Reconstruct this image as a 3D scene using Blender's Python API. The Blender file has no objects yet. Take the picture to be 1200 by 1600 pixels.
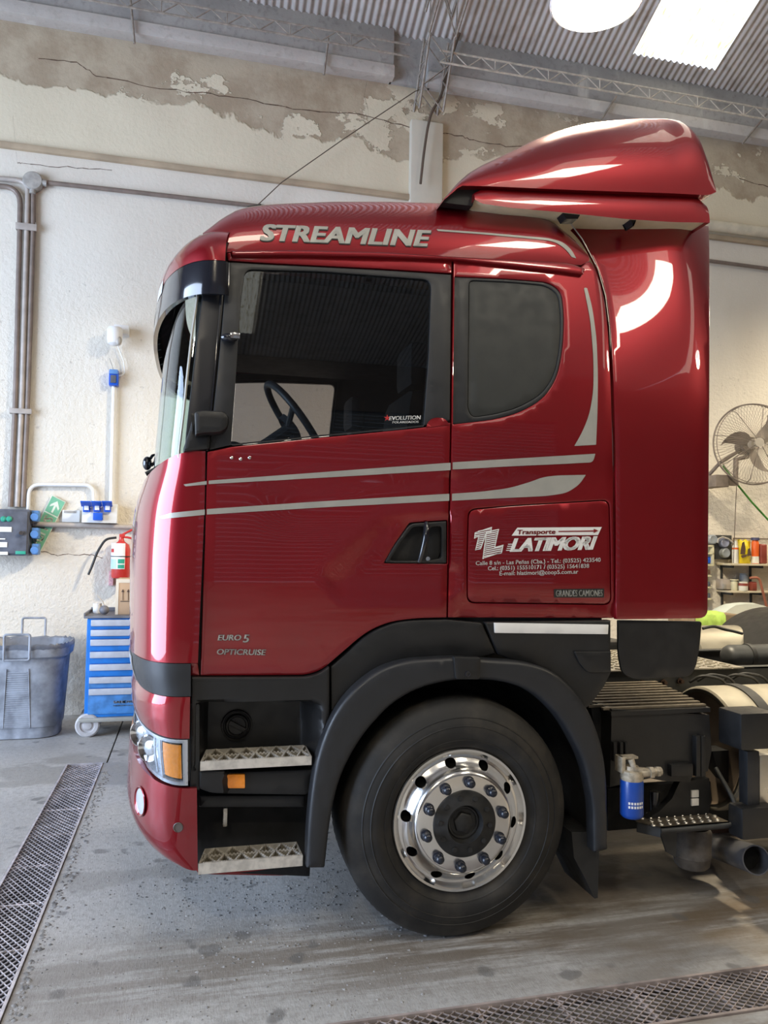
import bpy, bmesh, math, random
from mathutils import Vector, Matrix
from mathutils.bvhtree import BVHTree
from mathutils.geometry import delaunay_2d_cdt
random.seed(7)
scene = bpy.context.scene
COL = scene.collection
# ------------------------------------------------------------------ camera
F, H = 1205.0, 1.62
YAW, PIT, ROL = (math.radians(a) for a in (14.0, 2.5, 0.95))
_f = Vector((math.sin(YAW)*math.cos(PIT), math.cos(YAW)*math.cos(PIT), math.sin(PIT)))
_r0 = Vector((math.cos(YAW), -math.sin(YAW), 0)); _u0 = _r0.cross(_f)
_r = _r0*math.cos(ROL) + _u0*math.sin(ROL); _u = _u0*math.cos(ROL) - _r0*math.sin(ROL)
cd = bpy.data.cameras.new('camera'); cam = bpy.data.objects.new('camera', cd); COL.objects.link(cam)
cd.sensor_fit = 'VERTICAL'; cd.sensor_height = 36.0; cd.lens = F/1600*36.0
cd.clip_start = 0.05; cd.clip_end = 200
cam.matrix_world = Matrix(((_r.x, _u.x, -_f.x, 0), (_r.y, _u.y, -_f.y, 0), (_r.z, _u.z, -_f.z, H), (0, 0, 0, 1)))
scene.camera = cam
# ------------------------------------------------------------------ world, exposure
scene.view_settings.view_transform = 'Standard'; scene.view_settings.look = 'None'
scene.cycles.caustics_reflective = False; scene.cycles.caustics_refractive = False
scene.view_settings.exposure = 0.68; scene.view_settings.gamma = 1.0; scene.view_settings.use_curve_mapping = False
w = bpy.data.worlds.new('sky'); scene.world = w; w.use_nodes = True
w.node_tree.nodes['Background'].inputs[0].default_value = (0.62, 0.78, 1.0, 1)
w.node_tree.nodes['Background'].inputs[1].default_value = 1.1
# ------------------------------------------------------------------ lights: daylight through doors and skylights, bay lamps
def area(name, loc, target, sx, sy, energy, color):
    d = bpy.data.lights.new(name, 'AREA'); d.shape = 'RECTANGLE'; d.size = sx; d.size_y = sy; d.energy = energy; d.color = color
    o = bpy.data.objects.new(name, d); COL.objects.link(o); o.location = loc
    o.rotation_euler = (Vector(target)-Vector(loc)).to_track_quat('-Z', 'Y').to_euler(); return o
area('door_daylight', (-6.6, 2.6, 2.4), (0, 2.6, 1.6), 6.5, 4.6, 720, (0.62, 0.76, 1.0))
SKY_E = ((6.35, 6.4, 1.3, 90), (-2.2, 4.0, 4.0, 130), (2.3, 3.6, 3.0, 0))
def lamp_light(loc, energy, rad=0.22):
    d = bpy.data.lights.new('bay_lamp_light', 'SPOT'); d.energy = energy; d.color = (1.0, 0.86, 0.62); d.shadow_soft_size = rad
    d.spot_size = math.radians(165); d.spot_blend = 0.6
    o = bpy.data.objects.new('bay_lamp_light', d); COL.objects.link(o); o.location = loc; return o

# ------------------------------------------------------------------ pixel <-> world
def ray(x, y): return _f + _r*((x-600)/F) - _u*((y-800)/F)
O = Vector((0, 0, H))
def atY(x, y, Y): d = ray(x, y); return O + d*(Y/d.y)
def atZ(x, y, Z): d = ray(x, y); return O + d*((Z-H)/d.z)
def atX(x, y, X): d = ray(x, y); return O + d*(X/d.x)
def proj(p): p = Vector(p)-O; k = p.dot(_f); return 600+F*p.dot(_r)/k, 800-F*p.dot(_u)/k
def sst(a, b, x):
    t = max(0., min(1., (x-a)/(b-a))); return t*t*(3-2*t)
def lerpl(pts, x):
    if x <= pts[0][0]: return pts[0][1]
    for (a, b), (c, d) in zip(pts, pts[1:]):
        if x <= c: return b+(d-b)*(x-a)/(c-a)
    return pts[-1][1]

# ------------------------------------------------------------------ materials
class N:
    def __init__(s, name):
        s.m = bpy.data.materials.new(name); s.m.use_nodes = True; s.t = s.m.node_tree; s.n = s.t.nodes; s.b = s.n['Principled BSDF']; s.out = s.n['Material Output']
    def add(s, t, **k):
        n = s.n.new(t)
        for a, v in k.items():
            if a.startswith('i_'): n.inputs[a[2:].replace('_', ' ')].default_value = v
            elif a[0] == 'n' and a[1:].isdigit(): n.inputs[int(a[1:])].default_value = v
            else: setattr(n, a, v)
        return n
    def L(s, a, b): s.t.links.new(a, b)
    def pos(s, sc=(1, 1, 1)):
        g = s.add('ShaderNodeNewGeometry'); m = s.add('ShaderNodeMapping'); m.inputs['Scale'].default_value = sc; s.L(g.outputs['Position'], m.inputs[0]); return m.outputs[0]
    def noise(s, scale, detail=4, rough=.55, vec=None, sc=(1, 1, 1)):
        n = s.add('ShaderNodeTexNoise'); n.inputs['Scale'].default_value = scale; n.inputs['Detail'].default_value = detail; n.inputs['Roughness'].default_value = rough
        s.L(vec or s.pos(sc), n.inputs['Vector']); return n.outputs['Fac']
    def ramp(s, fac, a, b, ca=0., cb=1.):
        n = s.add('ShaderNodeMapRange'); n.interpolation_type = 'SMOOTHSTEP'
        for i, v in zip((1, 2, 3, 4), (a, b, ca, cb)): n.inputs[i].default_value = v
        s.L(fac, n.inputs[0]); return n.outputs[0]
    def mix(s, fac, a, b):
        n = s.add('ShaderNodeMix', data_type='RGBA')
        if isinstance(fac, (int, float)): n.inputs[0].default_value = fac
        else: s.L(fac, n.inputs[0])
        for i, c in ((6, a), (7, b)):
            if isinstance(c, tuple): n.inputs[i].default_value = (*c, 1) if len(c) == 3 else c
            else: s.L(c, n.inputs[i])
        return n.outputs[2]
    def math(s, op, a, b=None):
        n = s.add('ShaderNodeMath', operation=op)
        for i, c in ((0, a), (1, b)):
            if c is None: continue
            if isinstance(c, (int, float)): n.inputs[i].default_value = c
            else: s.L(c, n.inputs[i])
        return n.outputs[0]
    def bump(s, h, strength=.3, dist=.01):
        n = s.add('ShaderNodeBump'); n.inputs['Strength'].default_value = strength; n.inputs['Distance'].default_value = dist
        s.L(h, n.inputs['Height']); s.L(n.outputs[0], s.b.inputs['Normal'])
    def set(s, **k):
        for a, v in k.items():
            i = s.b.inputs[a.replace('_', ' ')]
            if hasattr(v, 'is_output'): s.L(v, i)
            else: i.default_value = (*v, 1) if isinstance(v, tuple) and len(v) == 3 else v
        return s
def mat(name, col, rough=.5, metal=0., coat=0., var=.12, vscale=9, bump=0., bscale=60, ior=1.5, crough=.04, spec=None):
    n = N(name)
    if var:
        f = n.noise(vscale, 5)
        c = n.mix(n.ramp(f, .3, .7), tuple(x*(1-var) for x in col), tuple(min(1, x*(1+var)) for x in col)); n.set(Base_Color=c)
        r = n.ramp(n.noise(vscale*1.7, 3), .3, .7, max(0, rough-.06), min(1, rough+.08)); n.set(Roughness=r)
    else: n.set(Base_Color=col, Roughness=rough)
    n.set(Metallic=metal, IOR=ior, Coat_Weight=coat, Coat_Roughness=crough)
    if spec is not None: n.b.inputs['Specular IOR Level'].default_value = spec
    if bump: n.bump(n.noise(bscale, 3), bump, .004)
    return n.m
def emit(name, col, e):
    n = N(name); n.set(Base_Color=col, Emission_Color=col, Emission_Strength=e); return n.m
def glass(name, tint, rough=.0, ior=1.5):
    n = N(name); n.n.remove(n.b)
    t = n.add('ShaderNodeBsdfTransparent'); t.inputs[0].default_value = (*tint, 1)
    g = n.add('ShaderNodeBsdfGlossy'); g.inputs['Roughness'].default_value = rough; g.inputs['Color'].default_value = (.9, .95, 1, 1)
    gm = n.add('ShaderNodeNewGeometry'); fr = n.add('ShaderNodeFresnel'); mr = n.add('ShaderNodeMapRange', n3=ior, n4=1/ior); n.L(gm.outputs['Backfacing'], mr.inputs[0]); n.L(mr.outputs[0], fr.inputs[0])
    m = n.add('ShaderNodeMixShader'); n.L(fr.outputs[0], m.inputs[0]); n.L(t.outputs[0], m.inputs[1]); n.L(g.outputs[0], m.inputs[2]); n.L(m.outputs[0], n.out.inputs[0])
    return n.m
M = {}
def paint(name, col, metal=.35):
    n = N(name)
    fl = n.noise(900, 2); f2 = n.noise(1.3, 2)
    c = n.mix(n.ramp(f2, .3, .7), tuple(x*.9 for x in col), tuple(x*1.1 for x in col))
    n.set(Base_Color=c, Metallic=metal, Roughness=.36, Coat_Weight=1.0, Coat_Roughness=.025, Coat_IOR=1.55); return n.m
M['red'] = paint('red_metallic_paint', (.25, .0012, .0075), .6)
M['black'] = mat('black_plastic', (.0125, .0125, .013), .42, var=.1, bump=.05, bscale=400)
M['grey_plastic'] = mat('charcoal_plastic', (.019, .020, .0225), .42, var=.08, bump=.06, bscale=500)
M['pane_grey'] = mat('matte_grey_blank', (.028, .030, .028), .5, var=.06, bump=.05, bscale=400)
M['gloss_black'] = mat('gloss_black', (.012, .013, .018), .12, coat=.6, var=0)
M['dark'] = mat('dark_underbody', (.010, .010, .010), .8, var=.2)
M['interior'] = mat('cab_interior', (.016, .016, .017), .7, var=.15)
M['silver'] = mat('silver_film', (.40, .39, .35), .42, .25, var=.06)
M['white_film'] = mat('white_film', (.82, .80, .76), .45, var=.03)
M['darkfilm'] = mat('dark_film', (.02, .02, .02), .4, var=0)
M['chrome'] = mat('bright_chrome', (.75, .75, .76), .12, 1., var=0)
def alu():
    n = N('polished_aluminium'); n.set(Base_Color=(.78, .77, .75), Metallic=1.0, Roughness=n.ramp(n.noise(14, 4), .3, .7, .12, .24)); return n.m
M['alu'] = alu()
M['step_alu'] = mat('cast_step_aluminium', (.62, .58, .52), .5, .35, var=.18, vscale=30, bump=.1)
M['tyre'] = None
def tyre():
    n = N('tyre_rubber'); f = n.ramp(n.noise(7, 5, .6), .42, .75)
    n.set(Base_Color=n.mix(f, (.010, .0095, .009), (.036, .031, .025)), Roughness=.62); n.bump(n.noise(40, 3), .12, .004); return n.m
M['tyre'] = tyre()
M['amber'] = mat('amber_lens', (.95, .30, .02), .25, coat=.6, var=.06, vscale=60)
M['nut'] = mat('dark_blue_nut_cover', (.010, .013, .022), .3, coat=.3, var=.2, vscale=40)
M['hub'] = mat('black_hub', (.016, .016, .016), .5, var=.3, vscale=30)
M['steel'] = mat('brushed_steel', (.55, .52, .46), .32, .85, var=.1)
M['tank'] = mat('aluminium_tank', (.40, .37, .30), .45, .75, var=.1, vscale=4)
M['tank_cap'] = mat('dull_tank_end', (.30, .23, .17), .45, .5, var=.15, vscale=4)
M['blue'] = mat('blue_enamel', (.010, .12, .50), .35, coat=.2, var=.1)
M['beige_metal'] = mat('cast_beige_metal', (.42, .36, .27), .55, .3, var=.3, vscale=40, bump=.2)
M['rust'] = mat('rusty_brown_steel', (.10, .055, .035), .75, .2, var=.35, vscale=14, bump=.2)
M['rail'] = mat('chassis_grey', (.040, .042, .043), .5, .1, var=.2)
M['rubber'] = mat('black_rubber', (.02, .02, .02), .55, var=.1)
M['side_glass'] = glass('tinted_side_glass', (.16, .155, .16))
M['shield'] = glass('windshield_glass', (.70, .83, .82), ior=1.6)
M['lens'] = glass('clear_lens', (.93, .95, .97))
M['tooth'] = M['step_alu']

# ------------------------------------------------------------------ object helpers
def setp(o, label=None, cat=None, group=None, kind=None):
    for k, v in (('label', label), ('category', cat), ('group', group), ('kind', kind)):
        if v: o[k] = v
    return o
def link(o, parent=None):
    COL.objects.link(o)
    if parent is not None:
        o.parent = parent; o.matrix_parent_inverse = Matrix.Translation(parent_loc(parent)).inverted()
    return o
def parent_loc(p):
    l = Vector((0, 0, 0)); q = p
    while q is not None: l = l + q.location; q = q.parent if False else None
    return l
def empty(name, loc, label, cat, group=None):
    o = bpy.data.objects.new(name, None); COL.objects.link(o); o.location = loc; o.empty_display_size = .1
    return setp(o, label, cat, group)
def finish(name, bm, m, parent=None, ang=38, **k):
    """everything is modelled in world coordinates; a part keeps them through its parent's inverse"""
    bmesh.ops.recalc_face_normals(bm, faces=bm.faces[:]) if k.pop('recalc', True) else None
    me = bpy.data.meshes.new(name)
    for f in bm.faces: f.smooth = True
    ca = math.radians(ang)
    for e in bm.edges:
        if len(e.link_faces) == 2 and e.calc_face_angle(0) > ca: e.smooth = False
    bm.to_mesh(me); bm.free()
    for x in (m if isinstance(m, (list, tuple)) else [m]): me.materials.append(M[x] if isinstance(x, str) else x)
    o = bpy.data.objects.new(name, me); link(o, None)
    if parent is None:            # a thing of one mesh: origin at its base
        vs = [v.co for v in me.vertices]
        c = Vector(((min(v.x for v in vs)+max(v.x for v in vs))/2, (min(v.y for v in vs)+max(v.y for v in vs))/2, min(v.z for v in vs)))
        me.transform(Matrix.Translation(-c)); o.location = c
    else:
        o.parent = parent
        wl = Vector((0, 0, 0)); q = parent
        while q is not None: wl = wl + q.location; q = q.parent
        me.transform(Matrix.Translation(-wl))
    return setp(o, **k)
class B:
    """collects shapes in one bmesh"""
    def __init__(s): s.bm = bmesh.new()
    def quad(s, *p, mi=0):
        f = s.bm.faces.new([s.bm.verts.new(Vector(q)) for q in p]); f.material_index = mi; return f
    def box(s, a, b, bev=0., mi=0, rot=None, seg=2):
        a, b = Vector(a), Vector(b); c = (a+b)/2; d = b-a
        r = bmesh.ops.create_cube(s.bm, size=1.0); vs = r['verts']
        for v in vs:
            v.co = Vector((v.co.x*abs(d.x), v.co.y*abs(d.y), v.co.z*abs(d.z)))
        fs = list({f for v in vs for f in v.link_faces})
        if bev > 0:
            es = list({e for f in fs for e in f.edges})
            rr = bmesh.ops.bevel(s.bm, geom=es, offset=min(bev, min(abs(x) for x in d)*.45), segments=seg, affect='EDGES', profile=.6)
            fs = list(set([f for f in fs if f.is_valid] + rr['faces'])); vs = list({v for f in fs for v in f.verts})
        m = Matrix.Translation(c) @ (rot.to_4x4() if rot else Matrix())
        for v in vs: v.co = m @ v.co
        for f in fs: f.material_index = mi
        return s
    def tube(s, pts, r, seg=10, mi=0, cap=True, closed=False):
        pts = [Vector(p) for p in pts]; n = len(pts); rings = []
        rr = r if isinstance(r, (list, tuple)) else [r]*n
        up = None
        for i, p in enumerate(pts):
            if closed: t = (pts[(i+1) % n]-pts[i-1]).normalized()
            else: t = (pts[min(i+1, n-1)]-pts[max(i-1, 0)]).normalized()
            if up is None: up = Vector((0, 0, 1)) if abs(t.z) < .9 else Vector((0, 1, 0))
            a = (up - t*up.dot(t)); a = a.normalized() if a.length > 1e-5 else t.orthogonal().normalized(); up = a; b = t.cross(a)
            rings.append([s.bm.verts.new(p+(a*math.cos(q)+b*math.sin(q))*rr[i]) for q in (2*math.pi*j/seg for j in range(seg))])
        for i in range(n if closed else n-1):
            A, C = rings[i], rings[(i+1) % n]
            for j in range(seg):
                f = s.bm.faces.new((A[j], A[(j+1) % seg], C[(j+1) % seg], C[j])); f.material_index = mi
        if cap and not closed:
            for R in (rings[0], rings[-1]): s.bm.faces.new(R).material_index = mi
        return s
    def cyl(s, a, b, r, seg=24, mi=0, r2=None): return s.tube([a, b], [r, r if r2 is None else r2], seg, mi)
    def lathe(s, c, axis, prof, seg=48, mi=0, cap0=False, cap1=False):
        """prof: (distance along axis, radius)"""
        c, ax = Vector(c), Vector(axis).normalized(); a = ax.orthogonal().normalized(); b = ax.cross(a); rings = []
        for d, r in prof:
            if r < 1e-6: rings.append([s.bm.verts.new(c+ax*d)])
            else: rings.append([s.bm.verts.new(c+ax*d+(a*math.cos(q)+b*math.sin(q))*r) for q in (2*math.pi*j/seg for j in range(seg))])
        for A, C in zip(rings, rings[1:]):
            for j in range(seg):
                k = (j+1) % seg
                if len(A) == 1 and len(C) == 1: continue
                if len(A) == 1: f = s.bm.faces.new((A[0], C[k], C[j]))
                elif len(C) == 1: f = s.bm.faces.new((A[j], A[k], C[0]))
                else: f = s.bm.faces.new((A[j], A[k], C[k], C[j]))
                f.material_index = mi
        for R, flag in ((rings[0], cap0), (rings[-1], cap1)):
            if flag and len(R) > 2: s.bm.faces.new(R).material_index = mi
        return s
    def sphere(s, c, r, mi=0, seg=16, sc=(1, 1, 1)):
        R = bmesh.ops.create_uvsphere(s.bm, u_segments=seg, v_segments=max(6, seg//2), radius=r)
        for v in R['verts']: v.co = Vector(c)+Vector((v.co.x*sc[0], v.co.y*sc[1], v.co.z*sc[2]))
        for f in {f for v in R['verts'] for f in v.link_faces}: f.material_index = mi
        return s
    def prism(s, pts, off, mi=0):
        """closed polygon pts (3-D) extruded by vector off"""
        off = Vector(off); A = [s.bm.verts.new(Vector(p)) for p in pts]; C = [s.bm.verts.new(Vector(p)+off) for p in pts]; n = len(A)
        for f in [s.bm.faces.new(A), s.bm.faces.new(C[::-1])]+[s.bm.faces.new((A[i], C[i], C[(i+1) % n], A[(i+1) % n])) for i in range(n)]: f.material_index = mi
        return s
    def grid(s, rows, mi=0, closed=False):
        R = [[s.bm.verts.new(Vector(p)) for p in r] for r in rows]
        for A, C in zip(R, R[1:]):
            for j in range(len(A)-1):
                try: s.bm.faces.new((A[j], A[j+1], C[j+1], C[j])).material_index = mi
                except ValueError: pass
        return s
    def done(s, name, m, parent=None, **k): return finish(name, s.bm, m, parent, **k)

def arcpts(c, r, a0, a1, n, ax=(1, 0, 0), ay=(0, 0, 1)):
    c, ax, ay = Vector(c), Vector(ax), Vector(ay)
    return [c+ax*(r*math.cos(a0+(a1-a0)*i/n))+ay*(r*math.sin(a0+(a1-a0)*i/n)) for i in range(n+1)]
def bend(pts, r, n=6):
    """polyline with rounded corners"""
    pts = [Vector(p) for p in pts]; out = [pts[0]]
    for a, b, c in zip(pts, pts[1:], pts[2:]):
        k = min(r, (a-b).length*.45, (c-b).length*.45); p = b+(a-b).normalized()*k; q = b+(c-b).normalized()*k
        for i in range(n+1):
            t = i/n; out.append(p*(1-t)**2+b*2*t*(1-t)+q*t*t)
    return out+[pts[-1]]
def rnd(pts, r=3, n=5):
    """round the corners of a closed px polygon; a point may carry its own radius"""
    P = [(Vector(p[:2]), p[2] if len(p) > 2 else r) for p in pts]; out = []; m = len(P)
    for i in range(m):
        a, b, c = P[i-1][0], P[i][0], P[(i+1) % m][0]; k = min(P[i][1], (a-b).length*.48, (c-b).length*.48)
        if k < .2: out.append(b); continue
        p = b+(a-b).normalized()*k; q = b+(c-b).normalized()*k
        for j in range(n+1):
            t = j/n; out.append(p*(1-t)**2+b*2*t*(1-t)+q*t*t)
    return out
def resample(P, step, closed=True):
    out = []; n = len(P)
    for i in range(n if closed else n-1):
        a, b = P[i], P[(i+1) % n]; k = max(1, int(math.ceil((b-a).length/step)))
        for j in range(k): out.append(a+(b-a)*(j/k))
    if not closed: out.append(P[-1])
    return out
def area2(P): return sum(P[i-1].x*P[i].y-P[i].x*P[i-1].y for i in range(len(P)))/2
def inset(P, r):
    """offset a CCW polygon inwards"""
    out = []; n = len(P)
    for i in range(n):
        a = P[i]-P[i-1]; b = P[(i+1) % n]-P[i]
        if a.length < 1e-9: a = b
        if b.length < 1e-9: b = a
        na = Vector((-a.y, a.x)).normalized(); nb = Vector((-b.y, b.x)).normalized(); m = na+nb
        m = m.normalized() if m.length > 1e-6 else na
        out.append(P[i]+m*(r/max(.5, m.dot(na))))
    return out
def inside(P, x, y):
    c = False; j = len(P)-1
    for i in range(len(P)):
        a, b = P[i], P[j]
        if (a.y > y) != (b.y > y) and x < (b.x-a.x)*(y-a.y)/(b.y-a.y)+a.x: c = not c
        j = i
    return c
# ------------------------------------------------------------------ truck surfaces (side skin as Y over x, z)
Y0 = 3.08; YC = Y0+1.25
def Sraw(x, z):
    y = Y0
    if z > 2.0: y += .10*(min(z-2.0, 1.1)/.87)**2
    if z < 1.75: y += .022*((1.75-z)/.5)**2
    return y
def S(x, z):
    y = Sraw(x, z); u, v = proj((x, y, z))
    k = sst(390, 470, u)
    line = lerpl(((390, 755), (500, 751), (706, 742), (940, 727)), u)
    y += .010*k*sst(-6, 5, v-line)*(1-.6*sst(10, 90, v-line))
    if 480 < u < 705 and 790 < v < 960:                      # pressing around the handle
        lx = lerpl(((800, 610), (905, 509), (920, 512), (935, 530)), v)
        d = min(u-lx, 933-v+0, v-805)
        y += .013*sst(-4, 12, d)
    if v > 925 and u > 715: y += .012*sst(930, 950, v)
    return y
def onto(u, v, surf=S, out=0.):
    Y = Y0
    for _ in range(6):
        p = atY(u, v, Y); Y = surf(p.x, p.z)-out
    return atY(u, v, Y)
SKIN = []      # triangles of the outer skin, for the films and the letters
def panel(name, px, surf=S, out=0., depth=.03, m='red', parent=None, holes=(), bev=.004, step=.035, r=3, skin=True, ang=38, rim=True, **k):
    """a pressed sheet: outline and holes given as seen, laid on the side surface, rolled edges, real thickness"""
    def loop(pts, rr):
        Q = [onto(q.x, q.y, surf, out) for q in resample(rnd(pts, rr), 14)]
        P = [Vector((q.x, q.z)) for q in Q]; P = resample(P, step)
        R = [P[0]]
        for q in P[1:]:
            if (q-R[-1]).length > .0015: R.append(q)
        if (R[-1]-R[0]).length < .0015: R.pop()
        if area2(R) < 0: R.reverse()
        return R
    outer = loop(px, r); hl = [loop(h, r) for h in holes]
    Y = lambda p, d=0.: surf(p.x, p.y)-out+d
    bm = bmesh.new(); loops = [(outer, inset(outer, bev), inset(outer, bev*.3))]+[(h, inset(h, -bev), inset(h, -bev*.3)) for h in hl]
    vs = []; ed = []
    for _, I, _m in loops:
        b = len(vs); vs += I; ed += [(b+i, b+(i+1) % len(I)) for i in range(len(I))]
    x0, x1 = min(p.x for p in outer), max(p.x for p in outer); z0, z1 = min(p.y for p in outer), max(p.y for p in outer)
    gx = x0+step/2
    ins = inset(outer, bev+step*.35); hin = [inset(h, -(bev+step*.35)) for h in hl]
    while gx < x1:
        gz = z0+step/2
        while gz < z1:
            if inside(ins, gx, gz) and not any(inside(h, gx, gz) for h in hin): vs.append(Vector((gx, gz)))
            gz += step
        gx += step
    V, E, T, *_ = delaunay_2d_cdt(vs, ed, [], 0, 1e-6)
    bv = [bm.verts.new((p.x, Y(p), p.y)) for p in V]
    o2 = loops[0][1]; h2 = [l[1] for l in loops[1:]]
    for t in T:
        c = (V[t[0]]+V[t[1]]+V[t[2]])/3
        if inside(o2, c.x, c.y) and not any(inside(h, c.x, c.y) for h in h2):
            try: bm.faces.new([bv[i] for i in t])
            except ValueError: pass
    if skin:
        for f in bm.faces: SKIN.append([v.co.copy() for v in f.verts])
    for v in [v for v in bm.verts if not v.link_faces]: bm.verts.remove(v)
    for A, I, Mi in (loops if rim else []):
        rows = [[Vector((p.x, Y(p), p.y)) for p in I], [Vector((p.x, Y(p, bev*.3), p.y)) for p in Mi], [Vector((p.x, Y(p, bev), p.y)) for p in A], [Vector((p.x, Y(p, depth), p.y)) for p in A]]
        rows = [r_+[r_[0]] for r_ in rows]
        R = [[bm.verts.new(q) for q in r_[:-1]] for r_ in rows]; n = len(A)
        for a, b in zip(R, R[1:]):
            for i in range(n): bm.faces.new((a[i], a[(i+1) % n], b[(i+1) % n], b[i]))
    bmesh.ops.remove_doubles(bm, verts=bm.verts[:], dist=2e-5)
    return finish(name, bm, m, parent, ang=ang, **k)
def expo(c, n): return math.copysign(abs(c)**(2./n), c)
def sweepx(th, xd, xf, n):
    """superellipse plan: side at th=0, nose at pi/2, far side at pi -> x, Y"""
    return xd-(xd-xf)*expo(math.sin(th), n), YC-(YC-Y0)*expo(math.cos(th), n)
def solve_xf(u, z, xd, n):
    lo, hi = xd-1.2, xd
    for _ in range(26):
        m = (lo+hi)/2; mn = min(proj((*sweepx(t*.03, xd, m, n), z))[0] for t in range(0, 53))
        if mn < u: lo = m
        else: hi = m
    return (lo+hi)/2
def front_sheet(name, m, parent, seam, sil, top, bot, n=3., rows=10, t0=0., t1=math.pi, out=0., thick=.02, cols=64, skin=False, close=True, **k):
    """a wrap-round front sheet; seam: (v,u) list of its side edge, sil: (v,u) of its nose as seen, top/bot: v at side -> v at nose"""
    zt0, zt1 = atY(300, top[0], Y0).z, atY(300, top[1], Y0).z; zb0, zb1 = atY(300, bot[0], Y0).z, atY(300, bot[1], Y0).z
    tab = []
    vmin, vmax = min(top)-5, max(bot)+5
    for i in range(15):
        v = vmin+(vmax-vmin)*i/14; z = atY(300, v, Y0).z; xd = atY(lerpl(seam, v), v, Y0).x; tab.append((z, xd, solve_xf(lerpl(sil, v), z, xd, n)))
    tab.sort(); A = [(a, b) for a, b, c in tab]; C = [(a, c) for a, b, c in tab]
    def P(th, s, o):
        k_ = min(1, math.sin(th)*1.15)**1.5; zt = zt0+(zt1-zt0)*k_; zb = zb0+(zb1-zb0)*k_
        z = zb+(zt-zb)*s; xd, xf = lerpl(A, z), lerpl(C, z); x, y = sweepx(th, xd, xf, n)
        x2, y2 = sweepx(th+.01, xd, xf, n); x1, y1 = sweepx(th-.01, xd, xf, n) if th > .011 else (x, y)
        t = Vector((x2-x1, y2-y1)); t = t.normalized() if t.length > 1e-9 else Vector((-1, 0)); nn = Vector((-t.y, t.x))
        if nn.y > 0 and th < .8: nn = -nn
        if nn.x > 0 and th >= .8: nn = -nn
        nn = Vector((-abs(nn.x), nn.y))
        return Vector((x+nn.x*o, y+nn.y*o, z))
    ths = []
    for i in range(cols+1):
        t = i/cols; ths.append(t0+(t1-t0)*t)
    # more columns at the corner
    b = B(); R = [[P(th, j/rows, out) for th in ths] for j in range(rows+1)]
    b.grid(R)
    if thick:
        I = [[P(th, j/rows, out-thick) for th in ths] for j in range(rows+1)]
        b.grid(I); b.grid([R[0], I[0]]); b.grid([R[-1], I[-1]]); b.grid([[r_[0] for r_ in R], [r_[0] for r_ in I]]); b.grid([[r_[-1] for r_ in R], [r_[-1] for r_ in I]])
    if skin:
        for A_, C_ in zip(R, R[1:]):
            for j in range(len(A_)//2):
                SKIN.append([A_[j], A_[j+1], C_[j+1]]); SKIN.append([A_[j], C_[j+1], C_[j]])
    bmesh.ops.remove_doubles(b.bm, verts=b.bm.verts[:], dist=1e-5)
    o = b.done(name, m, parent, ang=50, **k); o['_d'] = 0; del o['_d']
    return o, P
# ---- films and letters laid on the skin
def skin_tree():
    vs = []; fs = []
    for t in SKIN:
        b = len(vs); vs += t; fs.append(tuple(range(b, b+len(t))))
    return BVHTree.FromPolygons(vs, fs)
TREE = None
def cast(u, v, off=.0022):
    d = ray(u, v).normalized(); loc, nrm, i, ds = TREE.ray_cast(O, d, 12)
    if loc is None: return onto(u, v, S, off)
    if nrm.dot(d) > 0: nrm = -nrm
    return loc+nrm*off
def film(name, px, m, parent, r=1.0, off=.0022, step=.03, **k):
    pts = rnd(px, r) if r else [Vector(p) for p in px]
    P = resample(pts, 9); 
    if area2(P) < 0: P.reverse()
    vs = list(P); ed = [(i, (i+1) % len(P)) for i in range(len(P))]
    x0, x1, y0, y1 = min(p.x for p in P), max(p.x for p in P), min(p.y for p in P), max(p.y for p in P); I = inset(P, 3)
    y = y0+6
    while y < y1:
        x = x0+6
        while x < x1:
            if inside(I, x, y): vs.append(Vector((x, y)))
            x += 10
        y += 10
    V, E, T, *_ = delaunay_2d_cdt(vs, ed, [], 1, 1e-5)
    bm = bmesh.new(); bv = [bm.verts.new(cast(p.x, p.y, off)) for p in V]
    for t in T: bm.faces.new([bv[i] for i in t])
    return finish(name, bm, m, parent, recalc=True, **k)
def text_mesh(txt, bold=.0, space=1.0):
    c = bpy.data.curves.new('t', 'FONT'); c.body = txt; c.offset = bold; c.space_character = space; c.resolution_u = 3
    o = bpy.data.objects.new('t', c); COL.objects.link(o); bpy.context.view_layer.update()
    me = bpy.data.meshes.new_from_object(o.evaluated_get(bpy.context.evaluated_depsgraph_get()))
    COL.objects.unlink(o); bpy.data.objects.remove(o); return me
def text_map(name, txt, fn, m, parent, bold=.0, space=1.0, **k):
    """fn maps (0..1 along the word, cap heights up) to a point"""
    me = text_mesh(txt, 0, space); xs = [v.co.x for v in me.vertices]; x0, x1 = min(xs)-bold, max(xs)+bold; hc = .7
    bm = bmesh.new(); base = [v.co.copy() for v in me.vertices]
    sh = [(0, 0)] if not bold else [(-bold, -bold*.5), (-bold, bold*.5), (0, bold*.5), (0, -bold*.5), (bold, bold*.5), (bold, -bold*.5)]
    for dx, dy in sh:                       # heavier strokes: the word laid over itself, slightly shifted
        for v, c in zip(me.vertices, base): v.co = fn((c.x+dx-x0)/(x1-x0), (c.y+dy)/hc)
        bm.from_mesh(me)
    bpy.data.meshes.remove(me)
    return finish(name, bm, m, parent, recalc=False, **k)
def skin_text(name, txt, p0, p1, h, m, parent, shear=0., bold=0., off=.003, space=1.0, tilt=0., **k):
    """baseline p0->p1 in px, cap height h px"""
    def fn(a, b): return cast(p0[0]+(p1[0]-p0[0])*a+shear*h*b, p0[1]+(p1[1]-p0[1])*a-h*b+tilt*a, off)
    return text_map(name, txt, fn, m, parent, bold, space, **k)
# ================================================================== THE SETTING
YW = 7.726; XL, XR, YF = -7.0, 15.0, -6.8
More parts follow.
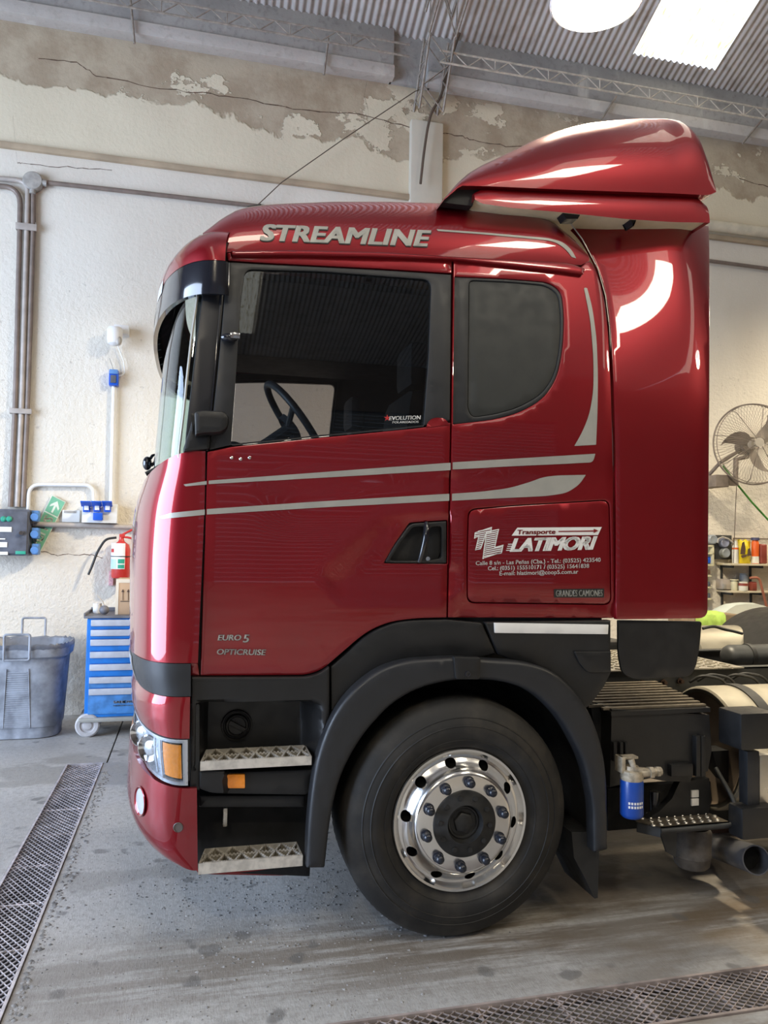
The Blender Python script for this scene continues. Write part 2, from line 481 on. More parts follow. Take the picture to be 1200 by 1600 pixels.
# ---- materials of the shell
def wall_mat():
    n = N('old_wall_paint'); P = n.pos(); sx = n.add('ShaderNodeSeparateXYZ'); n.L(P, sx.inputs[0]); z = sx.outputs[2]; x = sx.outputs[0]
    n1 = n.noise(.55, 6, .62, sc=(1, 1, .8)); n2 = n.noise(3.2, 6, .6); n3 = n.noise(.9, 2)
    cream = n.mix(n.ramp(n3, .3, .7), (.66, .58, .43), (.73, .65, .49))
    white = n.mix(n.ramp(n.noise(.7, 3), .3, .7), (.68, .62, .53), (.76, .71, .62))
    lo = n.mix(n.ramp(n.math('ADD', z, n.math('MULTIPLY', n.noise(1.1, 3), .08)), 5.30, 5.36), white, cream)
    # flaked band under the beam
    band = n.ramp(n.math('ADD', z, n.math('MULTIPLY', n.math('SUBTRACT', n1, .5), 1.6)), 5.98, 6.02)
    isl = n.math('SUBTRACT', 1., n.math('MULTIPLY', n.ramp(n.noise(1.35, 7, .62, sc=(1, 1, 1.3)), .545, .56), n.ramp(z, 6.55, 6.35)))
    brown = n.mix(n.ramp(n2, .35, .65), (.37, .29, .20), (.48, .40, .29))
    c = n.mix(n.math('MULTIPLY', band, isl), lo, brown)
    # grey damp patches near the ground and scabs of lost paint
    low = n.math('MULTIPLY', n.ramp(n.noise(1.6, 7, .65), .60, .64), n.ramp(z, 2.3, 1.6))
    c = n.mix(n.math('MULTIPLY', low, .55), c, (.52, .46, .38))
    pit = n.math('MULTIPLY', n.ramp(n.noise(16, 3, .7), .66, .70), n.ramp(z, 4.6, 3.9))
    c = n.mix(n.math('MULTIPLY', pit, .45), c, (.42, .38, .33))
    dirt = n.ramp(n.noise(.8, 5, .6, sc=(1.6, 1, .5)), .45, .8)
    c = n.mix(n.math('MULTIPLY', dirt, .18), c, (.50, .44, .36))
    n.set(Base_Color=c, Roughness=.85)
    h = n.math('ADD', n.math('MULTIPLY', n.noise(22, 6, .65), n.ramp(z, 4.8, 2.5, .35, 1.1)), n.math('MULTIPLY', n.math('MULTIPLY', band, isl), -.5))
    n.bump(h, .75, .02); return n.m
M['wall'] = wall_mat()
def conc_mat(name, a, b, c_, z0=None):
    n = N(name); f = n.noise(1.1, 7, .62); g = n.noise(18, 5, .6)
    c = n.mix(n.ramp(f, .35, .65), a, b); c = n.mix(n.math('MULTIPLY', n.ramp(g, .5, .72), .5), c, c_)
    w_ = n.ramp(n.noise(2.1, 5, .6, sc=(1, 1, .35)), .57, .66); c = n.mix(n.math('MULTIPLY', w_, .6), c, (.62, .59, .54))
    n.set(Base_Color=c, Roughness=.85); n.bump(g, .4, .01); return n.m
M['beam'] = conc_mat('weathered_concrete_beam', (.27, .26, .25), (.38, .365, .345), (.18, .17, .16))
M['beam_lip'] = conc_mat('pale_concrete_lip', (.46, .42, .38), (.54, .50, .46), (.36, .32, .28))
def floor_mat():
    n = N('worn_concrete_floor'); P = n.pos(); sx = n.add('ShaderNodeSeparateXYZ'); n.L(P, sx.inputs[0]); X, Y = sx.outputs[0], sx.outputs[1]
    base = n.mix(n.ramp(n.noise(.7, 6, .6), .3, .7), (.40, .385, .365), (.52, .505, .48))
    base = n.mix(n.math('MULTIPLY', n.ramp(n.noise(30, 5, .7), .45, .65), .6), base, (.30, .28, .26))
    # pale clean slab on the left and behind
    # brown wheel tracks running along the truck
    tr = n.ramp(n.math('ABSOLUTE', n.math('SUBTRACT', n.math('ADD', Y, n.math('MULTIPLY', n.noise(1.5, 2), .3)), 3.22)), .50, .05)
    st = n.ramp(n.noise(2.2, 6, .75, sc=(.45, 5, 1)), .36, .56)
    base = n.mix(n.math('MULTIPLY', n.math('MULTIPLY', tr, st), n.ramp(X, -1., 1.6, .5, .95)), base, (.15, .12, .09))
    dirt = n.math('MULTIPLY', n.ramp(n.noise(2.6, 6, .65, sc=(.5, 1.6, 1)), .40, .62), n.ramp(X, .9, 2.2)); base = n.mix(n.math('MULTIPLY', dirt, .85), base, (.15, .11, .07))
    oil = n.math('MULTIPLY', n.ramp(X, 1.2, 1.9), n.ramp(Y, 3.0, 3.5)); base = n.mix(n.math('MULTIPLY', oil, .85), base, (.085, .065, .048))  # oily brown, mostly shade under and behind the chassis painted into the colour
    wet = n.math('MULTIPLY', n.ramp(n.noise(.9, 6, .6, sc=(.8, 1.3, 1)), .52, .57), n.ramp(Y, 2.2, 5.0, .35, .7))
    base = n.mix(n.math('MULTIPLY', wet, .85), base, (.24, .225, .205))
    # oil spots
    v = n.add('ShaderNodeTexVoronoi'); v.inputs['Scale'].default_value = 5.5; v.inputs['Randomness'].default_value = 1.
    wn = n.add('ShaderNodeVectorMath', operation='ADD'); nz = n.add('ShaderNodeTexNoise'); nz.inputs['Scale'].default_value = 9; n.L(P, nz.inputs[0])
    vm = n.add('ShaderNodeVectorMath', operation='SCALE'); vm.inputs['Scale'].default_value = .10; n.L(nz.outputs['Color'], vm.inputs[0]); n.L(P, wn.inputs[0]); n.L(vm.outputs[0], wn.inputs[1]); n.L(wn.outputs[0], v.inputs['Vector'])
    sp = n.math('MULTIPLY', n.ramp(v.outputs['Distance'], .26, .17), n.ramp(n.noise(2.3, 2), .44, .48))
    base = n.mix(n.math('MULTIPLY', sp, .62), base, (.12, .115, .11))
    fine = n.ramp(n.noise(70, 3, .7), .68, .74); base = n.mix(n.math('MULTIPLY', fine, .6), base, (.2, .19, .18))
    n.set(Base_Color=base, Roughness=n.ramp(n.noise(1.2, 5), .3, .7, .62, .34))
    n.bump(n.math('ADD', n.noise(42, 5, .7), n.math('MULTIPLY', n.noise(200, 2, sc=(1, .12, 1)), .35)), .35, .006); return n.m
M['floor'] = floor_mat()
def roof_mat():
    n = N('galvanised_sheet'); f = n.noise(.5, 5, .6, sc=(3, .5, .5)); c = n.mix(n.ramp(f, .3, .7), (.50, .46, .43), (.62, .58, .55))
    c = n.mix(n.math('MULTIPLY', n.ramp(n.noise(6, 5), .5, .7), .4), c, (.24, .19, .15))
    n.set(Base_Color=c, Roughness=.42, Metallic=.3); return n.m
M['roof'] = roof_mat()
def skylight_mat():
    n = N('dirty_translucent_sheet'); f = n.noise(4, 6, .7, sc=(10, 1.2, 1.2)); d = n.math('MULTIPLY', n.ramp(f, .53, .60), .9)
    c = n.mix(d, (1., .95, .82), (.36, .27, .08)); n.set(Base_Color=(.5, .5, .45), Emission_Color=c, Emission_Strength=1.35); return n.m
M['skylight'] = skylight_mat()
M['lattice'] = mat('dusty_steel_lattice', (.30, .26, .22), .7, .2, var=.25, vscale=20)
M['lattice_pale'] = mat('pale_steel_lattice', (.52, .47, .40), .6, .1, var=.2, vscale=20)
M['pit'] = mat('dark_drain_pit', (.012, .013, .02), .7, var=.2)
M['plain_wall'] = mat('far_wall_paint', (.15, .12, .105), .85, var=.12, vscale=1)

# ---- floor slabs around the two drain channels
DX0, DX1, DYE = -.835, -.575, 6.03          # left channel: x range, end towards the wall
RY0, RY1 = 2.385, 2.64                      # right channel: y range
b = B()
def slab(x0, y0, x1, y1): b.box((x0, y0, -.15), (x1, y1, 0))
JX = -.60
slab(XL, DYE, -.56, YW+.2); slab(-.548, DYE, XR, YW+.2)           # a saw joint runs on from the channel to the wall
slab(XL, YF, DX0, DYE); slab(DX1, RY1, XR, DYE); slab(DX1, YF, XR, RY0)
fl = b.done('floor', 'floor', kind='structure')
b = B(); b.box((DX0, YF, -.16), (DX1, DYE, -.15)); b.box((DX1, RY0, -.16), (XR, RY1, -.15)); b.box((-.56, DYE, -.14), (-.548, YW, -.03))
b.done('pit_bottom', 'pit', fl)
# chipped rubble along the channel edge and under the nose of the truck
b = B()
for i in range(2600):
    k = i % 3
    if k == 0: x, y = DX1+abs(random.gauss(0, .03)), random.uniform(2.4, 5.8)
    elif k == 1: x, y = random.gauss(.45, .45), random.gauss(3.7, .45)
    else: x, y = random.uniform(-.5, .9), random.uniform(2.6, 5)
    if x < DX1+.02 or y < RY1+.03: continue
    s = random.uniform(.003, .013) if k == 1 else random.uniform(.003, .008) if k else random.uniform(.005, .018)
    p = Vector((x, y, 0)); q = [p+Vector((random.uniform(.5, 1)*s*math.cos(a), random.uniform(.5, 1)*s*math.sin(a), 0)) for a in (0, 1.5, 3.1, 4.6)]
    t = p+Vector((0, 0, s*.45)); V = [b.bm.verts.new(v) for v in q]; T = b.bm.verts.new(t)
    for j in range(4): b.bm.faces.new((V[j], V[(j+1) % 4], T))
M['chips'] = mat('concrete_crumbs', (.26, .25, .24), .9, var=.5, vscale=30)
setp(b.done('rubble', 'chips', recalc=False), 'loose concrete crumbs scattered on the floor under the truck nose', 'rubble', kind='stuff')

# ---- drain grates: expanded metal in angle frames
M['grate'] = mat('galvanised_expanded_metal', (.66, .62, .64), .45, .6, var=.25, vscale=12)
M['grate_rust'] = mat('rusty_galvanised_mesh', (.42, .35, .32), .55, .45, var=.35, vscale=6)
def grate(label, x0, y0, x1, y1, along, m, sag=0.):
    t = empty('drain_grate', ((x0+x1)/2, (y0+y1)/2, 0), label, 'grate', None)
    L, W = (y1-y0, x1-x0) if along == 'y' else (x1-x0, y1-y0)
    def P(l, w, z):
        z = z-sag*(math.sin(math.pi*w/W))*(.6+.4*math.sin(l*5))+.002*math.sin(l*11)
        return Vector((x0+w, y0+l, z)) if along == 'y' else Vector((x0+l, y0+w, z))
    f = B()
    for w0, w1 in ((0, .012), (W-.012, W)): 
        A = P(0, w0, 0); C = P(L, w1, 0); f.box((min(A.x, C.x), min(A.y, C.y), -.03), (max(A.x, C.x), max(A.y, C.y), .006))
    for l0, l1 in ((0, .012), (L-.012, L)):
        A = P(l0, 0, 0); C = P(l1, W, 0); f.box((min(A.x, C.x), min(A.y, C.y), -.03), (max(A.x, C.x), max(A.y, C.y), .0055))
    f.done('frame', m, t)
    g = B(); pl, pw = (.0225, .030) if along == 'y' else (.0225, .03)
    # strands zigzag across the width; each is a thin upright ribbon
    nl = int(L/pl); nw = int(round(W/(pw/2)))
    for i in range(nl):
        pts = []
        for j in range(nw+1):
            o = pl*.46*(1 if (i+j) % 2 else -1)
            pts.append((i*pl+pl*.5+o, W*j/nw))
        for (l0, w0), (l1, w1) in zip(pts, pts[1:]):
            if not (0 < l0 < L and 0 < l1 < L): continue
            a, c = P(l0, w0, -.001), P(l1, w1, -.001); th = .0022
            d = Vector((th, 0, 0)) if along == 'x' else Vector((0, th, 0))
            g.quad(a-d, c-d, c+d, a+d); dn = Vector((0, 0, -.005)); g.quad(a-d, c-d, c-d+dn, a-d+dn); g.quad(a+d, c+d, c+d+dn, a+d+dn)
    g.done('mesh_panel', m, t, kind='stuff', recalc=False)
    l = .35
    while l < L:
        A = P(l, .012, -.012); C = P(l, W-.012, -.012); cb = B(); cb.cyl(A, C, .006, 6); l += .42 if along == 'y' else .30; cb.done('cross_bar', m, t)
    return t
grate('long expanded metal drain grate running from the left edge to the wall side', DX0+.004, 2.2, DX1-.004, DYE-.004, 'y', 'grate', .008)
grate('rusty expanded metal drain grate along the bottom right corner, parallel to the truck', DX1+.05, RY0+.004, 6.0, RY1-.004, 'x', 'grate_rust', .004)

# ---- back wall with a ledge, ring beam, pilaster
b = B(); b.box((XL, YW, -.15), (XR, YW+.25, 7.05)); wall = b.done('wall_back', 'wall', kind='structure')
b = B(); b.box((XL, YW-.045, 5.27), (XR, YW+.02, 5.325), .008); b.done('trim_1', mat('tan_ledge_paint', (.40, .31, .21), .85, var=.15, vscale=3), kind='structure')
b = B()
b.box((XL, YW-.10, 6.63), (1.93, YW+.1, 7.05), .01); b.box((2.30, YW-.10, 6.63), (XR, YW+.1, 7.05), .01); b.box((1.9, YW-.04, 6.5), (2.34, YW+.1, 7.05))
beam = b.done('trim_2', 'beam', kind='structure')
b = B(); b.box((XL, YW-.14, 6.50), (1.93, YW+.1, 6.63), .012); b.box((2.30, YW-.14, 6.50), (XR, YW+.1, 6.63), .012); b.done('beam_lip', 'beam_lip', beam)
p = atY(665, 185, YW); q = atY(640, 190, YW); q2 = atY(690, 200, YW)
b = B(); b.box((q.x, YW-.07, 0), (q2.x, YW+.02, q.z), .02); M['pilaster'] = mat('pale_painted_plaster', (.62, .57, .47), .85, var=.08, vscale=1.5, bump=.3, bscale=20)
b.done('trim_3', 'pilaster', kind='structure')
# cracks in the plaster, cut as thin dark grooves
def crack(pts, wd=.006):
    b = B(); P = []
    for (a, c) in zip(pts, pts[1:]):
        for i in range(6):
            t = i/6; P.append((a[0]+(c[0]-a[0])*t, a[1]+(c[1]-a[1])*t+random.uniform(-1.6, 1.6)))
    P.append(pts[-1]); Q = [atY(x, y, YW-.0015) for x, y in P]
    for i in range(len(Q)-1):
        w0, w1 = wd*random.uniform(.4, 1), wd*random.uniform(.4, 1)
        b.quad(Q[i]+Vector((0, 0, -w0)), Q[i+1]+Vector((0, 0, -w1)), Q[i+1]+Vector((0, 0, w1)), Q[i]+Vector((0, 0, w0)))
    b.done('crack', 'rust', wall, recalc=False)
crack([(60, 92), (120, 97), (150, 118), (250, 138), (330, 147), (400, 158), (470, 172), (560, 178), (640, 199)])
crack([(690, 209), (720, 212), (740, 220), (790, 228), (850, 226)]); crack([(1155, 280), (1200, 292)])
crack([(22, 110), (20, 180), (27, 255), (33, 256), (120, 262), (175, 266)], .004); crack([(463, 290), (600, 302)], .005)
crack([(574, 120), (569, 150), (575, 170), (577, 205)], .006); crack([(60, 860), (90, 868), (140, 866), (160, 872)], .004)

# ---- other walls (seen only in reflections, and by other cameras)
ZE = 7.0; SL = .46; RIDGE = .5; ZR = ZE+SL*(YW-RIDGE)
b = B(); b.box((XL, YF-.2, -.15), (-.6, YF, ZE)); b.box((6.6, YF-.2, -.15), (XR, YF, ZE)); b.box((-.6, YF-.2, 4.9), (6.6, YF, ZE)); b.done('wall_front', 'plain_wall', kind='structure')
b = B()
for k in range(36): b.box((-.62, YF-.12, -.0+k*.136), (6.62, YF-.08, .128+k*.136), .01, seg=1)
b.done('door_1', mat('grey_roller_door', (.16, .16, .165), .5, .3, var=.1), kind='structure')
def gable(x0, x1): return [(YF-.2, ZE-.0), (YW+.25, ZE), (RIDGE, ZR)]
b = B()
b.box((XL-.2, YF, -.15), (XL, -.8, ZE)); b.box((XL-.2, 6.0, -.15), (XL, YW, ZE)); b.box((XL-.2, -.8, 4.9), (XL, 6.0, ZE))
b.prism([(XL-.2, y, z) for y, z in gable(0, 0)], (.2, 0, 0)); b.done('wall_left', 'plain_wall', kind='structure')
b = B(); b.box((XR, YF, -.15), (XR+.2, YW, ZE)); b.prism([(XR, y, z) for y, z in gable(0, 0)], (.2, 0, 0)); b.done('wall_right', 'plain_wall', kind='structure')

# ---- corrugated roof, both slopes, with translucent sheets let in
PITCH, AMP = .0762, .013
s0 = atY(990, 131, YW-.3).x; s1 = atY(1119, 152, YW-.3).x
def corr(b, x0, x1, ya, za, yb, zb, dz=0.):
    n = int((x1-x0)/PITCH*8); rows = []
    for (y, z) in ((ya, za), (yb, zb)):
        rows.append([(x0+(x1-x0)*i/n, y, z+dz+AMP*math.cos(2*math.pi*(x0+(x1-x0)*i/n)/PITCH)) for i in range(n+1)])
    b.grid(rows)
zat = lambda y: ZE+SL*(YW-y) if y >= RIDGE else ZR-(RIDGE-y)*(ZR-ZE)/(RIDGE-YF)
ye = YW-.02
b = B(); skyl = []
spans = [(s0, s1)]
xs = [XL, s0, s1, XR]
corr(b, XL, s0, YW+.2, zat(YW+.2), RIDGE, ZR); corr(b, s1, XR, YW+.2, zat(YW+.2), RIDGE, ZR); corr(b, s0, s1, RIDGE+1.0, zat(RIDGE+1.0), RIDGE, ZR)
corr(b, s0, s1, YW+.2, zat(YW+.2), YW-.28, zat(YW-.28))
fs = [(-4.4, -3.4), (-.1, .9), (4.2, 5.2), (8.6, 9.6)]; x = XL
for a_, c_ in fs+[(XR, XR)]:
    if x < a_: corr(b, x, a_, RIDGE, ZR, YF-.2, ZE)
    if c_ > a_: corr(b, a_, c_, RIDGE, ZR, RIDGE-1.2, zat(RIDGE-1.2)); corr(b, a_, c_, YF+1.0, zat(YF+1.0), YF-.2, ZE)
    x = c_
roof = b.done('ceiling', 'roof', kind='structure', recalc=False)
b = B(); corr(b, s0, s1, YW-.28, zat(YW-.28), RIDGE+1.0, zat(RIDGE+1.0), .004); b.done('window_1', 'skylight', kind='structure', recalc=False)
for i, (a_, c_) in enumerate(fs):
    b = B(); corr(b, a_, c_, RIDGE-1.2, zat(RIDGE-1.2), YF+1.0, zat(YF+1.0), .004); b.done('window_%d' % (i+2), 'skylight', kind='structure', recalc=False)

# ---- lattice joist along the eave and the roof truss standing on the pilaster
def lattice(name, p0, p1, up, hgt, pitch, label, m, chord=.011, web=.006, side=None, wid=0., group=None, parent=None):
    p0, p1, up = Vector(p0), Vector(p1), Vector(up).normalized(); L = (p1-p0).length; d = (p1-p0)/L
    t = parent or empty(name, p0, label, 'steelwork', group)
    offs = [Vector((0, 0, 0))] if not side else [Vector(side)*(-wid/2), Vector(side)*(wid/2)]
    for o in offs:
        for h in (0, hgt):
            b = B(); b.tube([p0+o+up*h, p1+o+up*h], chord, 6); b.done('chord', m, t)
    b = B(); n = int(L/pitch)
    for o in offs:
        for i in range(n):
            a = p0+o+d*(i*pitch); mid = a+d*(pitch/2)+up*hgt; c = a+d*pitch
            b.tube([a, mid], web, 5); b.tube([mid, c], web, 5)
            b.tube([c, c+up*hgt], web, 5) if i % 2 else None
    if side:
        for h in (0, hgt):
            for i in range(n):
                a = p0+d*(i*pitch)+up*h; s_ = 1 if i % 2 else -1
                b.tube([a+offs[0 if s_ > 0 else 1], a+d*pitch+offs[1 if s_ > 0 else 0]], web, 5)
    b.done('lacing', m, t); return t
jy = YW-.45; jz = lambda v, u: atY(u, v, jy).z
zt = atY(600, 63, jy).z
lattice('lattice_joist', (-2.2, jy, zt-.12), (2.0, jy, zt-.12), (0, 0, 1), .12, .30, 'thin steel lattice joist along the eave left of the truss', 'lattice')
lattice('lattice_joist', (2.32, jy, zt-.12), (9.5, jy, zt-.12), (0, 0, 1), .12, .30, 'thin steel lattice joist along the eave right of the truss', 'lattice_pale')
# main truss: climbs with the roof towards the camera
A = atY(672, 178, YW-.16); dr = Vector((0, -1, SL)).normalized(); upn = Vector((0, SL, 1)).normalized()
P0 = Vector((A.x, YW-.2, A.z+.02)); Lr = (P0.y-RIDGE)/-dr.y; 
P1 = Vector((A.x, YW-.55, zat(YW-.55)-.50))
tr = lattice('roof_truss', P0, P1, (0, 1, .35), .22, .22, 'four chord steel lattice truss rising from the plaster pilaster up under the roof', 'lattice', .013, .007, (1, 0, 0), .26)
lattice('roof_truss', P1, P1+dr*((P1.y-RIDGE)/-dr.y), upn, .34, .42, '', 'lattice', .014, .008, (1, 0, 0), .28, parent=tr)
# drain pipes stubs, gutter straps and a hanging cable
def pipe(name, pts, r, m, label, cat, seg=8, Y=None, group=None, rb=0., **k):
    P = [atY(x, y, Y) for x, y in pts] if Y is not None else [Vector(p) for p in pts]
    if rb: P = bend(P, rb)
    b = B(); b.tube(P, r, seg); return setp(b.done(name, m, **k), label, cat, group)
M['cable'] = mat('brown_cable', (.10, .07, .05), .6, var=.1)
pipe('cable', [(722, 40), (700, 105), (690, 150), (674, 175), (668, 200), (662, 240), (657, 287)], .014, 'cable', 'brown cable hanging down the pilaster from the truss', 'cable', Y=YW-.17, rb=.2)
pipe('cable', [(655, 140), (648, 143), (540, 215), (440, 285), (405, 318), (370, 350)], .005, 'cable', 'thin slack wire sloping from pilaster down behind the cab roof', 'cable', Y=YW-.15)
for (x, y, x2, y2, lb) in ((204, 0, 210, 68, 'strap hanging over the beam above the left conduits'), (513, 60, 506, 117, 'strap on the beam between left corner and truss'), (963, 150, 940, 186, 'strap on the beam above the roof spoiler'), (1198, 178, 1160, 224, 'strap on the beam at the right edge')):
    pipe('beam_strap', [(x, y), (x2, y2)], .012, 'lattice', 'steel '+lb, 'strap', Y=YW-.17)

# ---- bay lamp
def bay_lamp(px, Y, label, z=None, en=120):
    c = atY(px[0], px[1], Y) if z is None else Vector((px[0], Y, z))
    t = empty('bay_lamp', c, label, 'lamp')
    b = B(); prof = [(0, .285), (.01, .292), (.05, .275), (.12, .22), (.20, .14), (.26, .085), (.40, .08), (.42, .05)]
    b.lathe(c, (0, 0, 1), prof, 48); b.lathe(c+Vector((0, 0, .004)), (0, 0, 1), [(0, .28), (.12, .21), (.2, .13)], 48); b.done('reflector', 'lamp_shade', t)
    b = B(); b.lathe(c+Vector((0, 0, .006)), (0, 0, 1), [(-.105, 0.0001), (-.095, .09), (-.07, .17), (-.035, .235), (0, .275)], 48, cap0=False); b.done('diffuser', 'lamp_glow', t)
    b = B(); b.cyl(c+Vector((0, 0, .4)), (c.x, c.y, zat(c.y)-.05), .008, 8); b.done('rod', 'lattice', t)
    l = lamp_light(c+Vector((0, 0, -.06)), en); l.location = c+Vector((0, 0, -.13)); return t
M['lamp_shade'] = mat('white_lamp_shade', (.82, .82, .80), .4, var=.04); M['lamp_glow'] = emit('lamp_glow', (1.0, .95, .88), 9.)
bay_lamp((932, 4), 4.3, 'bright round bay lamp hanging at the top edge of the picture', None, 1050)
bay_lamp((6.2, 0), -.2, 'bay lamp hanging above the workshop aisle behind the right side of camera', 5.0, 170)
bay_lamp((8.6, 0), 6.2, 'bay lamp added out of view to the right, brightening the right wall', 5.2, 620)  # extra lamp added out of view to brighten the right wall
bay_lamp((-1.6, 0), -1.6, 'bay lamp hanging above the workshop aisle behind the left side of camera', 5.0, 170)
for (sx, sy, sz, e) in ((.4, -3.0, 0, 90), (4.7, -3.0, 0, 160)):
    area('skylight_daylight', (sx, sy, zat(sy)-.12), (sx, sy, 0), .95, 3.5, e, (1.0, .90, .72))
# ================================================================== THE TRUCK
truck = empty('truck', (1.1, YC, 0), 'dark red tractor truck with streamlined cab, roof spoiler and chrome front wheel', 'truck')
T_ = truck
# ---- door
door_px = [(324, 706, 1), (362, 698, 4), (500, 684, 30), (662, 668, 30), (704, 660, 1), (698, 965, 2), (650, 966, 30), (608, 972, 30), (580, 984, 30), (562, 996, 20), (503, 1047, 14), (478, 1055, 20), (313, 1056, 2), (318, 900, 20), (320, 853, 20), (322, 780, 20)]
door = panel('door', door_px, parent=T_, r=2, holes=[[(600, 880), (617, 850), (640, 817), (699, 813), (699, 881)]])
frame_px = [(355, 409, 8), (400, 412, 30), (600, 422, 30), (705, 429, 2), (703, 657, 2), (662, 665, 4), (500, 681, 20), (362, 695, 8), (327, 703, 2), (336, 620, 20), (346, 520, 20)]
win_px = [(383, 421, 12), (500, 424, 20), (674, 437, 14), (670, 560, 20), (662, 665, 3), (500, 681, 10), (361, 695, 4), (368, 600, 20), (376, 470, 20)]
frame = panel('window_frame', frame_px, m='grey_plastic', parent=door, holes=[win_px], out=-.004, r=2, bev=.003)
b = B(); 
panel('window_glass', win_px, m='side_glass', parent=door, out=-.012, depth=.006, r=2, bev=.0005, skin=False, rim=False)
header = panel('door_header', [(354, 394, 4), (460, 394, 20), (600, 399, 20), (706, 406, 1), (706, 427, 1), (600, 420, 20), (400, 410, 20), (356, 407, 2)], parent=door, out=-.002, r=2)
# handle cup, grip and lock
hp = [(601, 879, 5), (617, 851, 12), (641, 818, 8), (698, 814, 2), (698, 880, 2)]
hd = panel('door_handle', hp, parent=door, m='black', out=.006, depth=.02, holes=[[(609, 876), (625, 850), (645, 824), (664, 822), (660, 850), (655, 876)], [(672, 824), (690, 822), (690, 872), (668, 876)]], bev=.006, r=5, step=.02, skin=False)
b = B()
q = [onto(u, v, S, -.045) for u, v in ((596, 884), (636, 812), (702, 808), (702, 886))]
b.prism(q, (0, .004, 0)); b.done('handle_cup', 'gloss_black', hd)
b = B(); b.tube([onto(u, v, S, o) for u, v, o in ((666, 817, .0), (667, 825, .016), (664, 845, .022), (660, 862, .018), (655, 878, .0))], [.010, .011, .011, .011, .009], 10); b.done('grip', 'gloss_black', hd)
b = B(); c = onto(668, 873, S, .012); b.lathe(c, (0, -1, 0), [(0, .009), (.006, .009), (.006, 0)], 20); b.done('lock', 'chrome', hd)
# ---- quarter panel, blank window, locker
q_px = [(709, 407, 1), (860, 414, 20), (905, 419, 3), (922, 404, 20), (935, 430, 20), (944, 465, 20), (950, 510, 20), (955, 598, 30), (958, 720, 30), (960, 966, 4), (700, 965, 2), (706, 660, 4)]
bw = [(710, 432, 2), (800, 436, 20), (858, 441, 16), (878, 456, 14), (882, 495, 30), (880, 545, 30), (871, 590, 30), (850, 623, 24), (812, 645, 24), (770, 656, 20), (707, 663, 2)]
lk = [(733, 797, 12), (800, 791, 30), (951, 782, 12), (953, 860, 20), (954, 944, 12), (731, 941, 12), (731, 860, 20)]
grow = lambda P, d: [(p[0]+d*(1 if p[0] > 840 else -1), p[1]+d*(1 if p[1] > 865 else -1), p[2]) for p in P]
qp = panel('quarter_panel', q_px, parent=T_, holes=[bw, grow(lk, 1.3)], r=2)
lo = panel('locker_door', lk, parent=T_, r=8, bev=.003, label='locker door carrying the white lettering')
inner = [(733, 438, 8), (800, 441, 20), (853, 446, 14), (873, 460, 14), (877, 500, 30), (875, 545, 30), (866, 588, 30), (846, 617, 24), (808, 638, 24), (770, 648, 20), (738, 652, 8), (731, 640, 6)]
bf = panel('blank_window', bw, parent=T_, m='grey_plastic', out=-.006, r=2, holes=[inner])
panel('pane', inner, parent=bf, m='pane_grey', out=-.010, r=8, bev=.006)
# ---- side deflector behind the cab
def S2(x, z):
    y = Y0+.005
    if z > 2.1: y += .16*((z-2.1)/1.0)**2
    x0 = atY(945, 600, Y0).x
    if z > 2.3: y += .10*sst(.75, 0., x-(x0-.15))*sst(2.3, 3.0, z)
    if x > 2.22: y += .9*(x-2.22)**2
    if z < 1.45: y += .25*(1.45-z)**2
    return y
sd_px = [(862, 337, 4), (892, 346, 20), (990, 355, 40), (1109, 352, 2), (1109, 600, 40), (1106, 966, 14), (963, 968, 3), (962, 720, 30), (959, 598, 30), (954, 510, 20), (948, 462, 20), (936, 420, 20), (912, 374, 20), (884, 346, 12)]
panel('side_deflector', sd_px[2:]+[(893, 348, 6)], surf=S2, parent=T_, m='red', depth=.025, r=4)
flap = [(966, 969, 2), (1097, 971, 4), (1094, 1010, 20), (1088, 1042, 14), (1079, 1057, 8), (990, 1062, 14), (972, 1052, 16), (966, 1020, 20)]
panel('deflector_flap', flap, surf=lambda x, z: Y0+.03, parent=T_, m='black', depth=.012, r=4)
# chrome-bright gap strip at the cab's rear edge
b = B(); g = [onto(u, v, S, -.03) for u, v in ((866, 334), (890, 347), (910, 374), (934, 420), (946, 462), (952, 510), (957, 598), (960, 720), (961, 960))]
for i in range(len(g)-1):
    if i in (5, 7): continue
b.tube(g, .003, 6); b.done('rear_seal', 'steel', T_)
